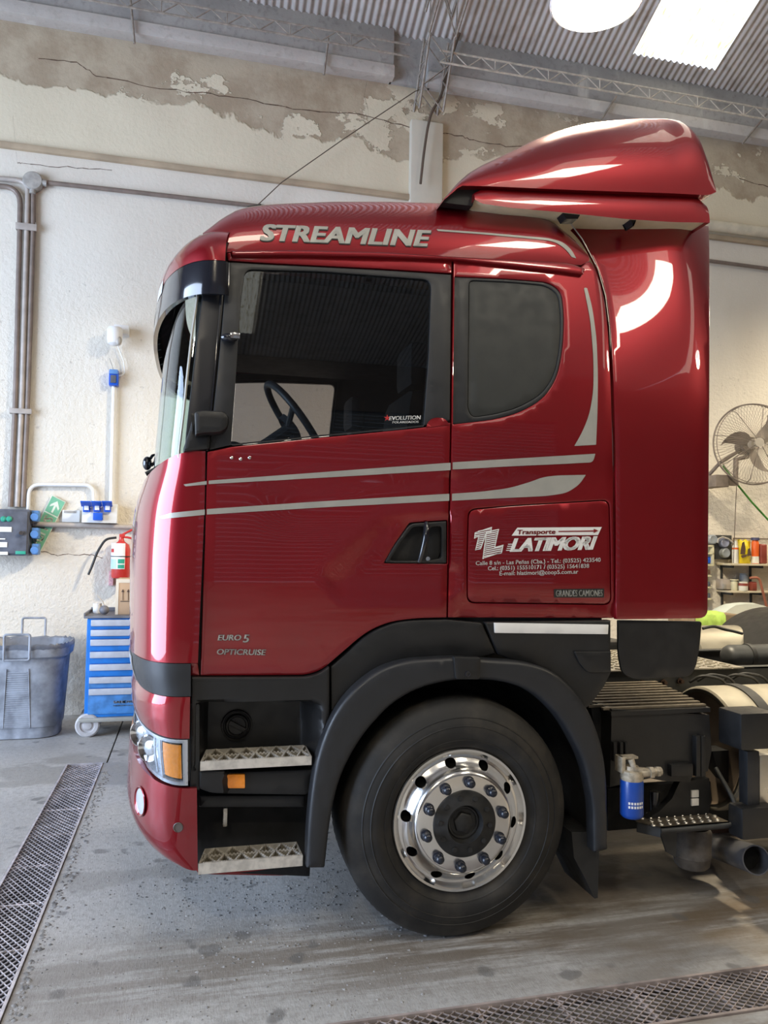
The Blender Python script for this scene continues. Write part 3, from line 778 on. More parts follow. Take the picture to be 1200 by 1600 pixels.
# ---- roof
def crown(name, m, parent, base, sil, A, yoff=0., n=34, nc=16, over=3, skin=True, zlow=None, lean=0., power=1., sheet_out=0., crownz=.03, close=True, floor=False, **k):
    """a shell over the whole width; base: its lower edge (u,v) on the side, sil: its outline against the wall as seen"""
    us = [base[0][0]+(base[-1][0]-base[0][0])*i/n for i in range(n+1)]; rows = []
    for u in us:
        vb = lerpl(base, u); 
        Y = Y0+yoff
        p = atY(u, vb, Y)
        if lean:
            for _ in range(4): Y = Y0+yoff+lean*max(0, (p.z-2.0)/.87)**2; p = atY(u, vb, Y)
        vt = lerpl(sil, u)
        if isinstance(A, list): a = lerpl(A, u)
        else: a = A
        def pt(f, Bz): return Vector((p.x, Y+a*(1-math.cos(f)), p.z+Bz*math.sin(f)**power))
        lo_, hi = .001, 1.4
        for _ in range(24):
            mid = (lo_+hi)/2; top = min(proj(pt(f*.0785, mid))[1] for f in range(0, 21))
            if top > vt: lo_ = mid
            else: hi = mid
        Bz = (lo_+hi)/2
        row = [pt(math.pi/2*j/nc, Bz) for j in range(nc+1)]
        e = row[-1]; W = YC-e.y
        for j in range(1, 6): t = j/5; row.append(Vector((e.x, e.y+W*t, e.z+crownz*(1-(1-t)**2)*(1 if Bz > .05 else .3))))
        row += [Vector((q.x, 2*YC-q.y, q.z)) for q in row[-2::-1]]
        rows.append(row)
    b = B(); b.grid(rows)
    if skin:
        for R0, R1 in zip(rows, rows[1:]):
            for j in range(nc+1): SKIN.append([R0[j], R0[j+1], R1[j+1], R1[j]])
    if close:
        for R in (rows[0], rows[-1]): b.bm.faces.new([b.bm.verts.new(q) for q in R])
    if floor: b.grid([[r_[0] for r_ in rows], [r_[-1] for r_ in rows]])
    bmesh.ops.remove_doubles(b.bm, verts=b.bm.verts[:], dist=1e-5)
    return b.done(name, m, parent, ang=50, **k), rows
roof_base = [(316, 400), (334, 398), (354, 394), (460, 393), (600, 396), (706, 403), (860, 411), (905, 415), (915, 412), (921, 408)]
roof_sil = [(316, 364), (321, 360), (334, 351), (345, 342), (358, 335), (371, 328), (387, 324), (420, 320), (450, 318), (533, 315), (620, 315), (700, 317), (780, 322), (830, 327), (862, 334), (885, 347), (900, 362), (912, 378), (921, 396)]
rf, rrows = crown('roof', 'red', T_, roof_base, roof_sil, [(316, .12), (380, .30), (800, .32), (900, .22), (921, .06)], lean=.10, n=46)
# black roof edge line
b = B()
# drip rail
rail_px = [(360, 391, 3), (460, 390, 20), (600, 393, 20), (706, 400, 20), (860, 408, 20), (893, 411, 10), (915, 419, 3), (913, 429, 5), (880, 424, 20), (706, 405, 20), (600, 401, 20), (460, 398, 20), (362, 399, 3)]
panel('drip_rail', rail_px, parent=T_, out=.020, depth=.05, bev=.008, r=3, step=.02, m='red')
# ---- roof spoiler
sp_base = [(694, 312), (720, 290), (765, 291), (900, 297), (1050, 302), (1108, 305), (1119, 300)]
sp_sil = [(694, 311), (706, 299), (720, 285), (745, 269), (770, 257), (800, 245), (825, 235), (862, 219), (900, 206), (930, 198), (960, 192), (1000, 188), (1050, 185), (1080, 185), (1092, 188), (1100, 196), (1106, 208), (1112, 240), (1116, 264), (1119, 292)]
crown('roof_spoiler', 'red', T_, sp_base, sp_sil, [(694, .02), (760, .22), (900, .36), (1060, .42), (1100, .20), (1119, .03)], yoff=.09, n=60, nc=18, skin=False, floor=True, power=.9, crownz=.04)
fr_base = [(742, 312), (752, 318), (800, 325), (870, 331), (975, 342), (1050, 347), (1109, 348)]
fr_sil = [(742, 303), (745, 297), (765, 295), (900, 300), (1050, 306), (1096, 307), (1101, 315), (1109, 320)]
crown('spoiler_base', 'red', T_, fr_base, fr_sil, [(742, .03), (800, .05), (1109, .05)], yoff=.09, n=30, nc=8, skin=False, floor=False, crownz=.0)
b = B(); P = [atY(u, v, Y0+.10)+Vector((0, 0, .012)) for u, v in fr_base]; b.grid([[Vector((p.x, y, p.z)) for p in P] for y in (Y0+.10, YC, 2*YC-Y0-.10)]); b.done('spoiler_liner', 'gelcoat', T_) if M.setdefault('gelcoat', mat('unpainted_gelcoat', (.78, .66, .46), .6, var=.08)) else None
# supports under the spoiler
b = B(); 
for Yk in (Y0+.13, 2*YC-Y0-.13):
    P = [atY(u, v, Y0+.13) for u, v in ((690, 316), (722, 288), (762, 290), (745, 300), (738, 322))]
    b = B(); b.prism([Vector((p.x, Yk, p.z)) for p in P], (0, .05, 0)); b.done('spoiler_bracket', 'black', T_)
    for x0, x1, v in ((868, 908, 338), (973, 992, 349)):
        P = [atY(u, vv, Y0+.16) for u, vv in ((x0, v-12), (x1, v-10), (x1-10, v+8), (x0+12, v+8))]
        b = B(); b.prism([Vector((p.x, Yk, p.z)) for p in P], (0, .06, 0)); b.done('spoiler_bracket', 'black', T_)

# ---- pillar and front door post
panel('pillar', [(319, 436, 2), (352, 434, 2), (355, 409, 2), (347, 500, 20), (336, 600, 20), (325, 704, 2), (288, 706, 2), (291, 670, 20), (298, 610, 30), (308, 520, 30)], m='pillar_black', parent=T_, out=-.012, bev=.006) if M.setdefault('pillar_black', mat('near_black_pillar', (.013, .013, .016), .35, var=0)) else None
panel('pillar_seal', [(346, 437, 1), (349, 437, 1), (339, 560, 20), (325, 704, 1), (322, 704, 1), (334, 590, 20)], m='gloss_black', parent=T_, out=-.006, bev=.001, depth=.02, skin=False)
panel('mirror_mount', [(304, 643, 4), (315, 640, 6), (350, 642, 8), (358, 650, 6), (357, 668, 8), (345, 676, 8), (318, 677, 10), (305, 680, 3)], m='black', parent=T_, out=.075, depth=.09, bev=.014, r=6, step=.015)
panel('lower_post', [(303, 642, 4), (306, 678, 4), (330, 678, 6), (328, 702, 4), (287, 706, 2), (289, 690, 8), (296, 672, 10)], m='black', parent=T_, out=.012, depth=.05, bev=.012, r=4, step=.015)
b = B(); c = onto(358, 528, S, .012); b.sphere(c, .03, sc=(1.15, .8, .62)); b.done('pillar_lamp', 'gloss_black', T_)
b = B(); c2 = onto(367, 526, S, .028); b.box(c2-Vector((.02, .02, .012)), c2+Vector((.02, .0, .012)), .006); b.done('pillar_lamp_cover', 'chrome', T_)
# ---- windshield
import itertools
wv = [442, 480, 520, 560, 600, 642, 680, 706]; wu = [(319, 442), (308, 520), (299, 600), (295, 642), (289, 690), (287, 706)]
wu = sorted((v, u) for u, v in wu)
cs = [(562, 266), (612, 257), (650, 253), (689, 250), (722, 247), (760, 244)]
b = B(); rows = []; rowsI = []
zc = [atY(250, v, YC) for v, _ in cs]
ctab = sorted((atY(u, v, YC).z, atY(u, v, YC).x) for v, u in cs)
for i in range(25):
    v = 436+(716-436)*i/24; u = lerpl(wu, v); y0 = Y0+.03; p = atY(u, v, y0); 
    yy = y0+.10*(max(0, p.z-2.0)/.87)**2; p = atY(u, v, yy); xf = lerpl(ctab, p.z); r_ = []
    for j in range(61):
        th = math.pi*j/60; c_ = expo(math.cos(th), 2.5); s_ = expo(math.sin(th), 2.5)
        r_.append(Vector((p.x-(p.x-xf)*s_, YC-(YC-yy)*c_, p.z)))
    rows.append(r_)
b.grid(rows); ws = b.done('windshield', 'shield', T_, recalc=True)
b = B(); b.tube([rows[i][1]+Vector((-.004, -.004, 0)) for i in range(25)], .006, 6); b.tube([rows[i][-2]+Vector((-.004, .004, 0)) for i in range(25)], .004, 6); b.done('windshield_trim', 'silver', T_, kind='stuff')
# ---- sun visor
def visor():
    xd = atY(352, 400, Y0).x; 
    sil = 241; 
    def sec(th, prof, o=0.):
        out = []
        for (inw, v, uu) in prof:
            z = atY(300, v, Y0).z; xf = solve[uu]; x, y = sweepx(th, xd, xf, 2.5)
            # move inwards towards the centre
            k = inw; x = x+(atY(430, 400, Y0).x-x)*k*.55; y = y+(YC-y)*k*.45
            out.append(Vector((x, y, z)))
        return out
    solve = {}
    for uu in (241, 246, 250, 262, 240, 243): solve[uu] = solve_xf(uu, atY(300, 420, Y0).z, xd, 2.5)
    ths = [math.pi*j/72 for j in range(73)]
    def strip(name, prof, m, thick):
        b = B(); R = [sec(t, prof) for t in ths]
        inn = [[q+Vector((thick, (thick if q.y < YC else -thick)*.6, 0)) for q in r_] for r_ in R]
        b.grid(R); b.grid(inn); b.grid([[r_[0] for r_ in R], [r_[0] for r_ in inn]]); b.grid([[r_[-1] for r_ in R], [r_[-1] for r_ in inn]])
        for k_ in (0, -1): b.grid([R[k_], inn[k_]])
        bmesh.ops.remove_doubles(b.bm, verts=b.bm.verts[:], dist=1e-5)
        return b.done(name, m, vis, ang=55), R
    global vis
    vis = None
    b = B(); prof = [(0, 402, 243), (.002, 392, 243), (.012, 380, 243), (.035, 367, 246), (.08, 354, 250), (.16, 342, 250), (.28, 334, 250), (.45, 330, 250)]
    R = [sec(t, prof) for t in ths]; b.grid(R); bmesh.ops.remove_doubles(b.bm, verts=b.bm.verts[:], dist=1e-5)
    for R0, R1 in zip(R, R[1:]):
        pass
    vis = b.done('sun_visor', 'red', T_, ang=55)
    b = B(); b.grid([sec(t, [(.012, 408, 243), (.03, 392, 243), (.05, 378, 246), (.10, 366, 250), (.2, 354, 250), (.4, 345, 250)]) for t in ths]); b.done('visor_lining', 'dark', vis)
    strip('visor_band', [(.0, 403, 243), (.0, 418, 241), (.0, 434, 241), (.0, 447, 240), (.006, 455, 240)], 'gloss_black', .018)
    # ribs inside
    b = B()
    for j in range(8, 65, 2):
        th = math.pi*j/72; p = sec(th, [(.005, 452, 240)])[0]; q_ = sec(th, [(.11, 446, 240)])[0]; q2 = sec(th, [(.10, 415, 240)])[0]; p2 = sec(th, [(.01, 415, 240)])[0]
        b.prism([p, q_, q2, p2], (.006, .01, 0))
    b.grid([[sec(math.pi*j/72, [(.012, 450, 240)])[0] for j in range(4, 69)], [sec(math.pi*j/72, [(.06, 438, 240)])[0] for j in range(4, 69)]])
    b.done('visor_ribs', 'black', vis)
    b = B()
    for j0, j1 in ((20, 24), (48, 52)):
        b = B(); b.grid([[sec(math.pi*j/72, [(-.004, 394, 243)])[0] for j in range(j0, j1+1)], [sec(math.pi*j/72, [(-.004, 416, 241)])[0] for j in range(j0, j1+1)]]); b.done('marker_lamp', 'lens_white', vis)
M['lens_white'] = mat('frosted_lamp', (.7, .72, .72), .2, coat=.4, var=.05)
visor()
# ---- lower front corner, trim, fascia, bumper: sheets that wrap round the nose
seam = [(700, 321), (780, 320), (853, 317), (1040, 309)]
front_sheet('front_corner', 'red', T_, seam, [(700, 234), (735, 226), (760, 217), (790, 210), (830, 206), (880, 203), (1000, 202), (1036, 202)], (704, 742), (1036, 1036), n=3.1, rows=22, skin=True, cols=80)
panel('sill_end', [(297, 1035, 1), (309, 1035, 1), (312, 1056, 1), (297, 1056, 2)], m='red', parent=T_, r=1, out=-.004)
front_sheet('corner_trim', 'grey_plastic', T_, [(1030, 298), (1095, 298)], [(1030, 203), (1060, 205), (1095, 214)], (1037, 1034), (1088, 1085), n=3.1, rows=6, cols=70)
front_sheet('front_fascia', 'red', T_, [(1088, 297), (1160, 296)], [(1085, 212), (1100, 205), (1125, 205), (1150, 211)], (1089, 1085), (1154, 1132), n=3.0, rows=12, cols=70)
front_sheet('corner_lamp', 'lens_white', T_, [(1030, 298), (1095, 298)], [(1030, 202.5), (1060, 204), (1095, 214)], (1045, 1043), (1086, 1086), n=3.1, rows=4, t0=.93, t1=1.25, out=.004, cols=10, thick=.004)
# headlight
hl, HP = front_sheet('headlight', 'gloss_black', T_, [(1130, 296), (1240, 296)], [(1130, 209), (1180, 210), (1230, 220)], (1156, 1136), (1227, 1196), n=3.0, rows=6, out=-.05, cols=60)
def patch(name, m, t0, t1, s0, s1, out, parent, th=.004, rows=4, cols=10, wedge=0.):
    b = B(); R = [[HP(t0+(t1-t0)*i/cols, s0+(s1-s0)*j/rows, out) for i in range(cols+1)] for j in range(rows+1)]
    I = [[HP(t0+(t1-t0)*i/cols, s0+(s1-s0)*j/rows, out-th) for i in range(cols+1)] for j in range(rows+1)]
    b.grid(R); b.grid(I); b.grid([R[0], I[0]]); b.grid([R[-1], I[-1]]); b.grid([[r_[0] for r_ in R], [r_[0] for r_ in I]]); b.grid([[r_[-1] for r_ in R], [r_[-1] for r_ in I]])
    bmesh.ops.remove_doubles(b.bm, verts=b.bm.verts[:], dist=1e-6)
    return b.done(name, m, parent)
M['reflector'] = mat('silver_reflector', (.55, .60, .68), .22, .6, var=.3, vscale=25); M['lamp_rim'] = mat('grey_lamp_rim', (.50, .52, .56), .3, .3, var=.05)
thx = lambda u: None
patch('amber_lens', 'amber', .045, .28, .13, .87, -.012, hl)
patch('reflector', 'reflector', .36, 1.25, .06, .95, -.028, hl, cols=30)
patch('divider', 'lamp_rim', .30, .335, .05, .95, -.006, hl); patch('divider', 'lamp_rim', .42, .45, .05, .95, -.012, hl)
patch('rim_edge', 'lamp_rim', .004, .032, .0, 1., .0, hl, .03); patch('rim_edge', 'lamp_rim', .004, 1.15, .0, .07, .0, hl, .03, 2, 40); patch('rim_edge', 'lamp_rim', .004, 1.15, .93, 1., .0, hl, .03, 2, 40)
for tt in (.58, .86):
    c = HP(tt, .45, -.014); b = B(); b.lathe(c, (-.6, -.8, 0), [(-.012, .052), (.0, .056), (.004, .05), (-.008, .03), (.004, .0)], 28); b.done('bulb_bowl', 'chrome', hl)
patch('lamp_lens', 'lens', .02, 1.5, .02, .98, .004, hl, .002, 6, 40)
# bumper
bsil = [(1175, 212), (1190, 206), (1210, 202), (1240, 200), (1290, 198), (1310, 200), (1325, 206), (1336, 214), (1346, 226), (1354, 242), (1361, 262), (1366, 285)]
bp, BP = front_sheet('bumper', 'red', T_, [(1180, 307), (1370, 309)], bsil, (1232, 1196), (1361, 1334), n=3.0, rows=20, cols=80)
# fog lamp cup and tow plug laid on the bumper
def bdisc(name, u, v, ru, rv, m, out, parent=None):
    # find the point of the bumper seen at (u, v)
    best = None
    for i in range(2, 60):
        for j in range(0, 41):
            q = HPb(i*.026, j/40)
            pu, pv = proj(q); d = (pu-u)**2+(pv-v)**2
            if best is None or d < best[0]: best = (d, i*.026, j/40, q)
    _, th, s, q = best; e = .01
    a = (BP(th+e, s, 0)-BP(th-e, s, 0)).normalized(); c = (BP(th, s+.02, 0)-BP(th, s-.02, 0)).normalized(); nrm = a.cross(c).normalized()
    if nrm.dot(O-q) < 0: nrm = -nrm
    return q, nrm
HPb = lambda th, s: BP(th, s, 0)
q, nn = bdisc('', 219, 1252, 0, 0, '', 0)
b = B(); b.lathe(q+nn*.004, nn, [(.0, .058), (.003, .055), (-.002, .050), (-.004, .047)], 32); b.done('fog_lamp_rim', 'red', bp)
b = B(); b.lathe(q+nn*.004, nn, [(-.002, .049), (.001, .03), (.002, .0)], 32); fo = b.done('fog_lamp', 'fog', bp) if M.setdefault('fog', mat('fog_lamp_glass', (.55, .58, .60), .15, .3, coat=.5, var=.1)) else None
q, nn = bdisc('', 281, 1293, 0, 0, '', 0)
b = B(); b.lathe(q+nn*.002, nn, [(.0, .019), (.002, .017), (-.001, .016), (-.001, .0)], 24); b.done('tow_plug', 'tow', bp) if M.setdefault('tow', mat('grey_plug', (.10, .08, .07), .5, var=.1)) else None
panel('bumper_lip', [(307, 1358, 2), (476, 1352, 2), (470, 1366, 8), (440, 1369, 8), (330, 1367, 8), (308, 1364, 2)], parent=T_, m='red', out=-.015, depth=.1, r=2)
# ---- black lower side: skirt, step well, steps
skirt = [(299, 1058, 2), (480, 1058, 16), (500, 1052, 12), (515, 1041, 2), (515, 1118, 8), (503, 1150, 20), (494, 1200, 8), (311, 1205, 6), (299, 1205, 2)]
def Ssk(x, z):
    u, v = proj((x, Y0+.02, z)); return Y0+.02+.17*sst(1096, 1106, v)*sst(303, 326, u)*sst(506, 478, u)
sk = panel('side_skirt', skirt, surf=Ssk, m='black', parent=T_, r=3, depth=.06, bev=.006, step=.013)
c = onto(370, 1133, lambda x, z: Y0+.188); b = B(); b.lathe(c, (0, -1, 0), [(0, .064), (.012, .062), (.014, .056), (.004, .052), (.004, .05), (.018, .044), (.020, .038), (.012, .034), (.012, 0)], 40)
b.box(c+Vector((-.036, -.026, -.009)), c+Vector((.036, -.008, .009)), .003, rot=Matrix.Rotation(.5, 3, 'Y')); b.done('filler_cap', 'black', sk)
well = lambda x, z: Y0+.21
panel('step_well', [(299, 1150, 2), (495, 1150, 2), (484, 1370, 2), (308, 1362, 2)], surf=well, m='dark', parent=T_, r=1, skin=False)
panel('fascia_return', [(297, 1100, 1), (312, 1100, 3), (312, 1236, 3), (297, 1230, 2)], surf=lambda x, z: Y0+.03, m='grey_plastic', parent=T_, r=2, depth=.15)
ms = panel('mid_step_bar', [(311, 1204, 4), (352, 1204, 3), (352, 1207, 1), (490, 1202, 2), (487, 1238, 2), (478, 1243, 2), (350, 1241, 8), (330, 1240, 6), (311, 1233, 4)], surf=lambda x, z: Y0+.012+.035*sst(0, .02, x-atY(350, 1220, Y0).x), m='black', parent=T_, r=3, depth=.14, bev=.01)
panel('turn_signal', [(354, 1210, 2), (383, 1210, 2), (383, 1232, 2), (354, 1232, 2)], surf=lambda x, z: Y0+.035, m='amber', parent=ms, r=2, bev=.003)
panel('under_bar', [(311, 1243, 2), (478, 1243, 2), (476, 1262, 3), (311, 1262, 3)], surf=lambda x, z: Y0+.09, m='black', parent=T_, r=2, depth=.1, bev=.008)
b = B(); b.box(atY(349, 1263, Y0+.15), atY(355, 1292, Y0+.15)+Vector((0, .03, 0)), .004); b.done('step_bracket', 'steel', T_)
def step(label, uv0, uv1, drop, back_l, back_r, nx):
    """uv0, uv1: front top corners; drop: face height; back corners as seen"""
    A = atY(*uv0, Y0); C = atY(*uv1, Y0); z = (A.z+C.z)/2; hz = abs(A.z-atY(uv0[0], uv0[1]+drop, Y0).z)
    x0, x1 = A.x, C.x; D = atZ(*back_l, z).y-Y0; bx0 = atZ(*back_l, z).x-x0; bx1 = x1-atZ(*back_r, z).x; r = min(.035, hz*1.2)
    def ol(d):   # plan outline, inset d
        P = rnd([(x0+d, Y0+d, .035), (x1-d, Y0+d, .035), (x1-bx1-d*.5, Y0+D-d, .03), (x0+bx0+d*.5, Y0+D-d, .03)], .03, 6)
        return P
    o_, i_ = ol(0), ol(.007); n = len(o_); b = B()
    for (za, zb_) in ((z-hz, z),):
        ring = lambda P, zz: [b.bm.verts.new((p.x, p.y, zz)) for p in P]
        R = [ring(i_, za), ring(o_, za), ring(o_, zb_), ring(i_, zb_), ring(i_, zb_-hz*.9)]
        for a, c in zip(R, R[1:]):
            for k in range(n): b.bm.faces.new((a[k], a[(k+1) % n], c[(k+1) % n], c[k]))
    s = b.done('step', 'step_alu', T_, label=label)
    b = B(); b.prism([(p.x, p.y, z-hz*.88) for p in i_], (0, 0, -.003)); b.done('tray', 'step_dark', s)
    # triangular lattice with toothed crests
    b = B(); W = x1-x0; h2 = hz*.8
    def rib(p, q, wd=.0022):
        L = (q-p).length; d = (q-p)/L; m = max(2, int(L/.007)); nn_ = Vector((-d.y, d.x))*wd
        for k in range(m):
            a, c = p+d*(L*k/m), p+d*(L*(k+1)/m); t = (a+c)/2
            if not (inside(i_, t.x, t.y)): continue
            za = z+(.003 if k % 2 else -.001)
            for k0, k1, mi in ((z-h2, za-.006, 1), (za-.006, za, 0)): b.prism([(a.x-nn_.x, a.y-nn_.y, k0), (c.x-nn_.x, c.y-nn_.y, k0), (c.x-nn_.x, c.y-nn_.y, k1), (a.x-nn_.x, a.y-nn_.y, k1)], (2*nn_.x, 2*nn_.y, 0), mi)
    px = W/nx; rib(Vector((x0, Y0+D/2)), Vector((x1, Y0+D/2)))
    for k in range(-1, nx+1):
        a, c, e_ = x0+k*px, x0+(k+.5)*px, x0+(k+1)*px
        for y_ in (Y0, Y0+D): rib(Vector((a, y_)), Vector((c, Y0+D/2))); rib(Vector((c, Y0+D/2)), Vector((e_, y_)))
    b.done('tread_lattice', ('step_alu', 'step_dirty'), s, kind='stuff')
    b = B(); m = int(W/.006)                                     # teeth on the front edge
    for k in range(3, m-3):
        x = x0+W*k/m; b.prism([(x, Y0+.001, z), (x+.0035, Y0+.001, z), (x+.0035, Y0+.007, z), (x, Y0+.007, z)], (0, 0, .003))
    b.done('teeth', 'step_alu', s, kind='stuff')
M['step_dirty'] = mat('dirty_rib_side', (.24, .215, .165), .7, var=.3, vscale=30)
M['step_dark'] = mat('dirty_step_bottom', (.13, .12, .095), .8, var=.3, vscale=40)
step('upper cast step', (313, 1190), (487, 1182), 14, (322, 1171), (477, 1164), 7)
step('lower cast step', (310, 1346), (473, 1340), 17, (320, 1326), (464, 1317), 6)
# ---- wheel arch covers and fender
panel('arch_cover', [(517, 1042, 2), (568, 997, 20), (590, 983, 20), (620, 972, 20), (650, 969, 20), (699, 968, 2), (753, 973, 3), (776, 1022, 2), (716, 1036, 2), (635, 1041, 30), (592, 1056, 30), (548, 1091, 30), (518, 1130, 3)], m='black', parent=T_, surf=lambda x, z: Y0+.012+.03*sst(1.28, 1.14, z), bev=.008)
rc = panel('rear_arch_cover', [(757, 972, 2), (955, 969, 2), (955, 1052, 2), (944, 1074, 4), (923, 1102, 4), (912, 1110, 8), (880, 1066, 30), (820, 1040, 30), (779, 1023, 2)], m='black', parent=T_, surf=lambda x, z: Y0+.012+.03*sst(1.25, 1.1, z)*sst(1.75, 1.5, x), bev=.008)
panel('reflective_strip', [(772, 973, 1), (951, 976, 1), (950, 991, 1), (773, 989, 1)], m='white_film', parent=rc, surf=lambda x, z: Y0+.008, r=1, depth=.004, bev=.0005)
panel('recess_lip', [(898, 1018, 2), (955, 1018, 2), (955, 1051, 2), (918, 1051, 6), (905, 1036, 8)], m='black', parent=rc, surf=lambda x, z: Y0+.004, r=2, depth=.01, bev=.004, skin=False)
fen_out = [(479, 1358, 3), (481, 1300, 20), (486, 1240, 30), (496, 1180, 30), (518, 1122, 30), (550, 1078, 30), (595, 1044, 30), (640, 1031, 20), (716, 1027, 20), (765, 1031, 20), (820, 1034, 30), (862, 1046, 30), (898, 1076, 30), (925, 1116, 30), (943, 1168, 30), (950, 1220, 30), (951, 1329, 4)]
fen_in = [(929, 1334, 4), (928, 1262, 20), (914, 1190, 30), (876, 1120, 30), (832, 1080, 30), (785, 1064, 30), (716, 1061, 30), (655, 1075, 30), (612, 1100, 30), (566, 1150, 30), (532, 1212, 30), (517, 1275, 30), (508, 1358, 4)]
def Sf(x, z): return Y0-.035+.0*x
fe = panel('fender', fen_out+fen_in, surf=Sf, m='grey_plastic', parent=T_, bev=.016, depth=.07, step=.03, r=3, ang=60)
panel('fender_joint', [(709, 1026, 4), (752, 1027, 4), (750, 1062, 4), (712, 1062, 4)], surf=Sf, out=.010, m='black', parent=fe, depth=.03, bev=.006, r=4, step=.02)
b = B(); c = onto(731, 1053, Sf, .012); b.lathe(c, (0, -1, 0), [(0, .012), (.005, .011), (.005, .006), (.001, .005), (.001, 0)], 16); b.done('bolt', 'gloss_black', fe)
# wheel house lining, following the arch
b = B(); arch = [atY(u, v, Y0) for u, v in ((506, 1360), (515, 1272), (530, 1208), (562, 1145), (608, 1096), (652, 1069), (716, 1055), (788, 1058), (836, 1074), (881, 1115), (918, 1186), (931, 1262), (932, 1336))]
b.grid([[Vector((p.x, y, p.z+.01)) for p in arch] for y in (Y0+.0, Y0+.25, Y0+.72)]); b.done('wheel_house', 'dark', T_, recalc=False)
P = [Vector((p.x, Y0+.72, p.z+.01)) for p in arch]; b = B(); b.prism(P, (0, .01, 0)); b.done('wheel_house_back', 'dark', T_)
b = B(); mf = [atY(u, v, Y0+.03) for u, v in ((927, 1300), (936, 1330), (934, 1403), (929, 1404), (915, 1374), (897, 1340), (893, 1300))]
b.prism([Vector((p.x, Y0+.03, p.z)) for p in mf], (0, .28, 0)); b.done('mudflap', 'rubber', T_)
# ---- wheel
def wheel(cx, cz, yl, sgn, parent, name='wheel', detail=True):
    """yl: lip plane; sgn -1 faces the camera"""
    ax = Vector((0, sgn, 0)); c = Vector((cx, yl, cz)); b = B(); R = cz-.002
    pr = [(-.30, .29), (-.31, R-.07), (-.30, R-.02), (-.28, R-.004), (-.20, R), (-.07, R), (-.035, R-.005), (-.012, R-.022), (.004, R-.05), (.022, R-.09), (.030, R-.125), (.026, R-.155), (.012, R-.178), (.006, R-.185), (.004, .295), (-.01, .285)]
    b.lathe(c, ax, pr, 96)
    tw = b.done(name, 'tyre', parent)
    b = B()
    for k in range(90):                                         # shoulder blocks
        a = 2*math.pi*k/90; rot = Matrix.Rotation(a, 3, 'Y'); p = Vector((0, 0, R-.010))
        for yy in (-.055, -.275):
            q_ = c+ax*(yy)+rot @ p; b.box(q_-Vector((.009, .02, .006)), q_+Vector((.009, .02, .006)), .002, rot=rot, seg=1)
    b.done('tread_blocks', 'tyre', tw)
    b = B()
    for rr in (R-.075, R-.108, R-.165): b.lathe(c, ax, [(lerpl([(r_, d) for d, r_ in pr[::-1] if r_ > .29 and d > -.02], rr)-.002, rr+.004), (lerpl([(r_, d) for d, r_ in pr[::-1] if r_ > .29 and d > -.02], rr)+.003, rr), (lerpl([(r_, d) for d, r_ in pr[::-1] if r_ > .29 and d > -.02], rr)-.002, rr-.004)], 96)
    b.done('sidewall_rib', 'tyre', tw)
    if not detail: return tw
    # rim: lip, well and a bowl with ten oval hand holes
    b = B(); b.lathe(c, ax, [(-.02, .283), (.008, .292), (.014, .288), (.012, .279), (-.006, .270), (-.012, .262)], 96); rim = b.done('rim', 'alu', tw)
    # disc as a ring grid with holes
    prof = lambda r: lerpl([(.112, .052), (.150, .052), (.196, .050), (.206, .044), (.214, .028), (.232, .004), (.250, -.010), (.262, -.012)], r)
    bm = bmesh.new(); NR, NA = 40, 360; V = {}
    r0_, r1_ = .105, .262
    holes = [(.237, 2*math.pi*(k+.5)/10+.12) for k in range(10)]
    def inh(r, a):
        for hr, ha in holes:
            da = (a-ha+math.pi) % (2*math.pi)-math.pi
            if ((r-hr)/.0185)**2+(da*hr/.0235)**2 < 1: return True
        return False
    # boundary-fitted: warp the grid points nearest to each oval on to it
    def key(i, j): return (i, j % NA)
    def vert(i, j):
        k_ = key(i, j)
        if k_ in V: return V[k_]
        r = r0_+(r1_-r0_)*i/NR; a = 2*math.pi*j/NA
        for hr, ha in holes:
            da = (a-ha+math.pi) % (2*math.pi)-math.pi; ex, ey = (r-hr)/.0185, da*hr/.0235; e = math.hypot(ex, ey)
            if .86 < e < 1.14: r = hr+(r-hr)/e; a = ha+da/e; break
        e_ = Matrix.Rotation(a, 3, 'Y') @ Vector((0, 0, r)); V[k_] = bm.verts.new(c+ax*prof(r)+e_); return V[k_]
    for i in range(NR):
        for j in range(NA):
            r = r0_+(r1_-r0_)*(i+.5)/NR; a = 2*math.pi*(j+.5)/NA
            if inh(r, a): continue
            f = bm.faces.new((vert(i, j), vert(i, j+1), vert(i+1, j+1), vert(i+1, j)))
    # hole walls: extrude hole boundary inwards
    ed = [e for e in bm.edges if len(e.link_faces) == 1]; ed = [e for e in ed if .21 < math.hypot((e.verts[0].co-c).x, (e.verts[0].co-c).z) < .259]
    rr = bmesh.ops.extrude_edge_only(bm, edges=ed); 
    for v in rr['geom']:
        if isinstance(v, bmesh.types.BMVert): v.co -= ax*.022
    finish('disc', bm, 'alu', rim, ang=45)
    b = B(); b.lathe(c, ax, [(-.05, .10), (-.05, .268), (-.02, .268)], 48); b.done('drum', 'dark', rim)
    ph = .10
    for k in range(10):
        a = 2*math.pi*k/10+ph; q_ = c+ax*.05+Matrix.Rotation(a, 3, 'Y') @ Vector((0, 0, .1675))
        b = B(); b.lathe(q_, ax, [(0, .023), (.005, .023), (.007, .0185), (.026, .0185), (.036, .0165), (.043, .009), (.044, 0)], 20); b.done('wheel_nut', 'nut', tw)
    b = B(); b.lathe(c, ax, [(.05, .134), (.056, .134), (.060, .128), (.060, .088), (.066, .080), (.066, .076), (.040, .070), (.036, .068), (.040, .064), (.040, .058), (.034, .054), (.034, .0)], 64)
    for k in range(10):
        a = 2*math.pi*(k+.5)/10+ph; q_ = c+ax*.058+Matrix.Rotation(a, 3, 'Y') @ Vector((0, 0, .108)); b.lathe(q_, ax, [(0, .011), (.006, .010), (.006, 0)], 10)
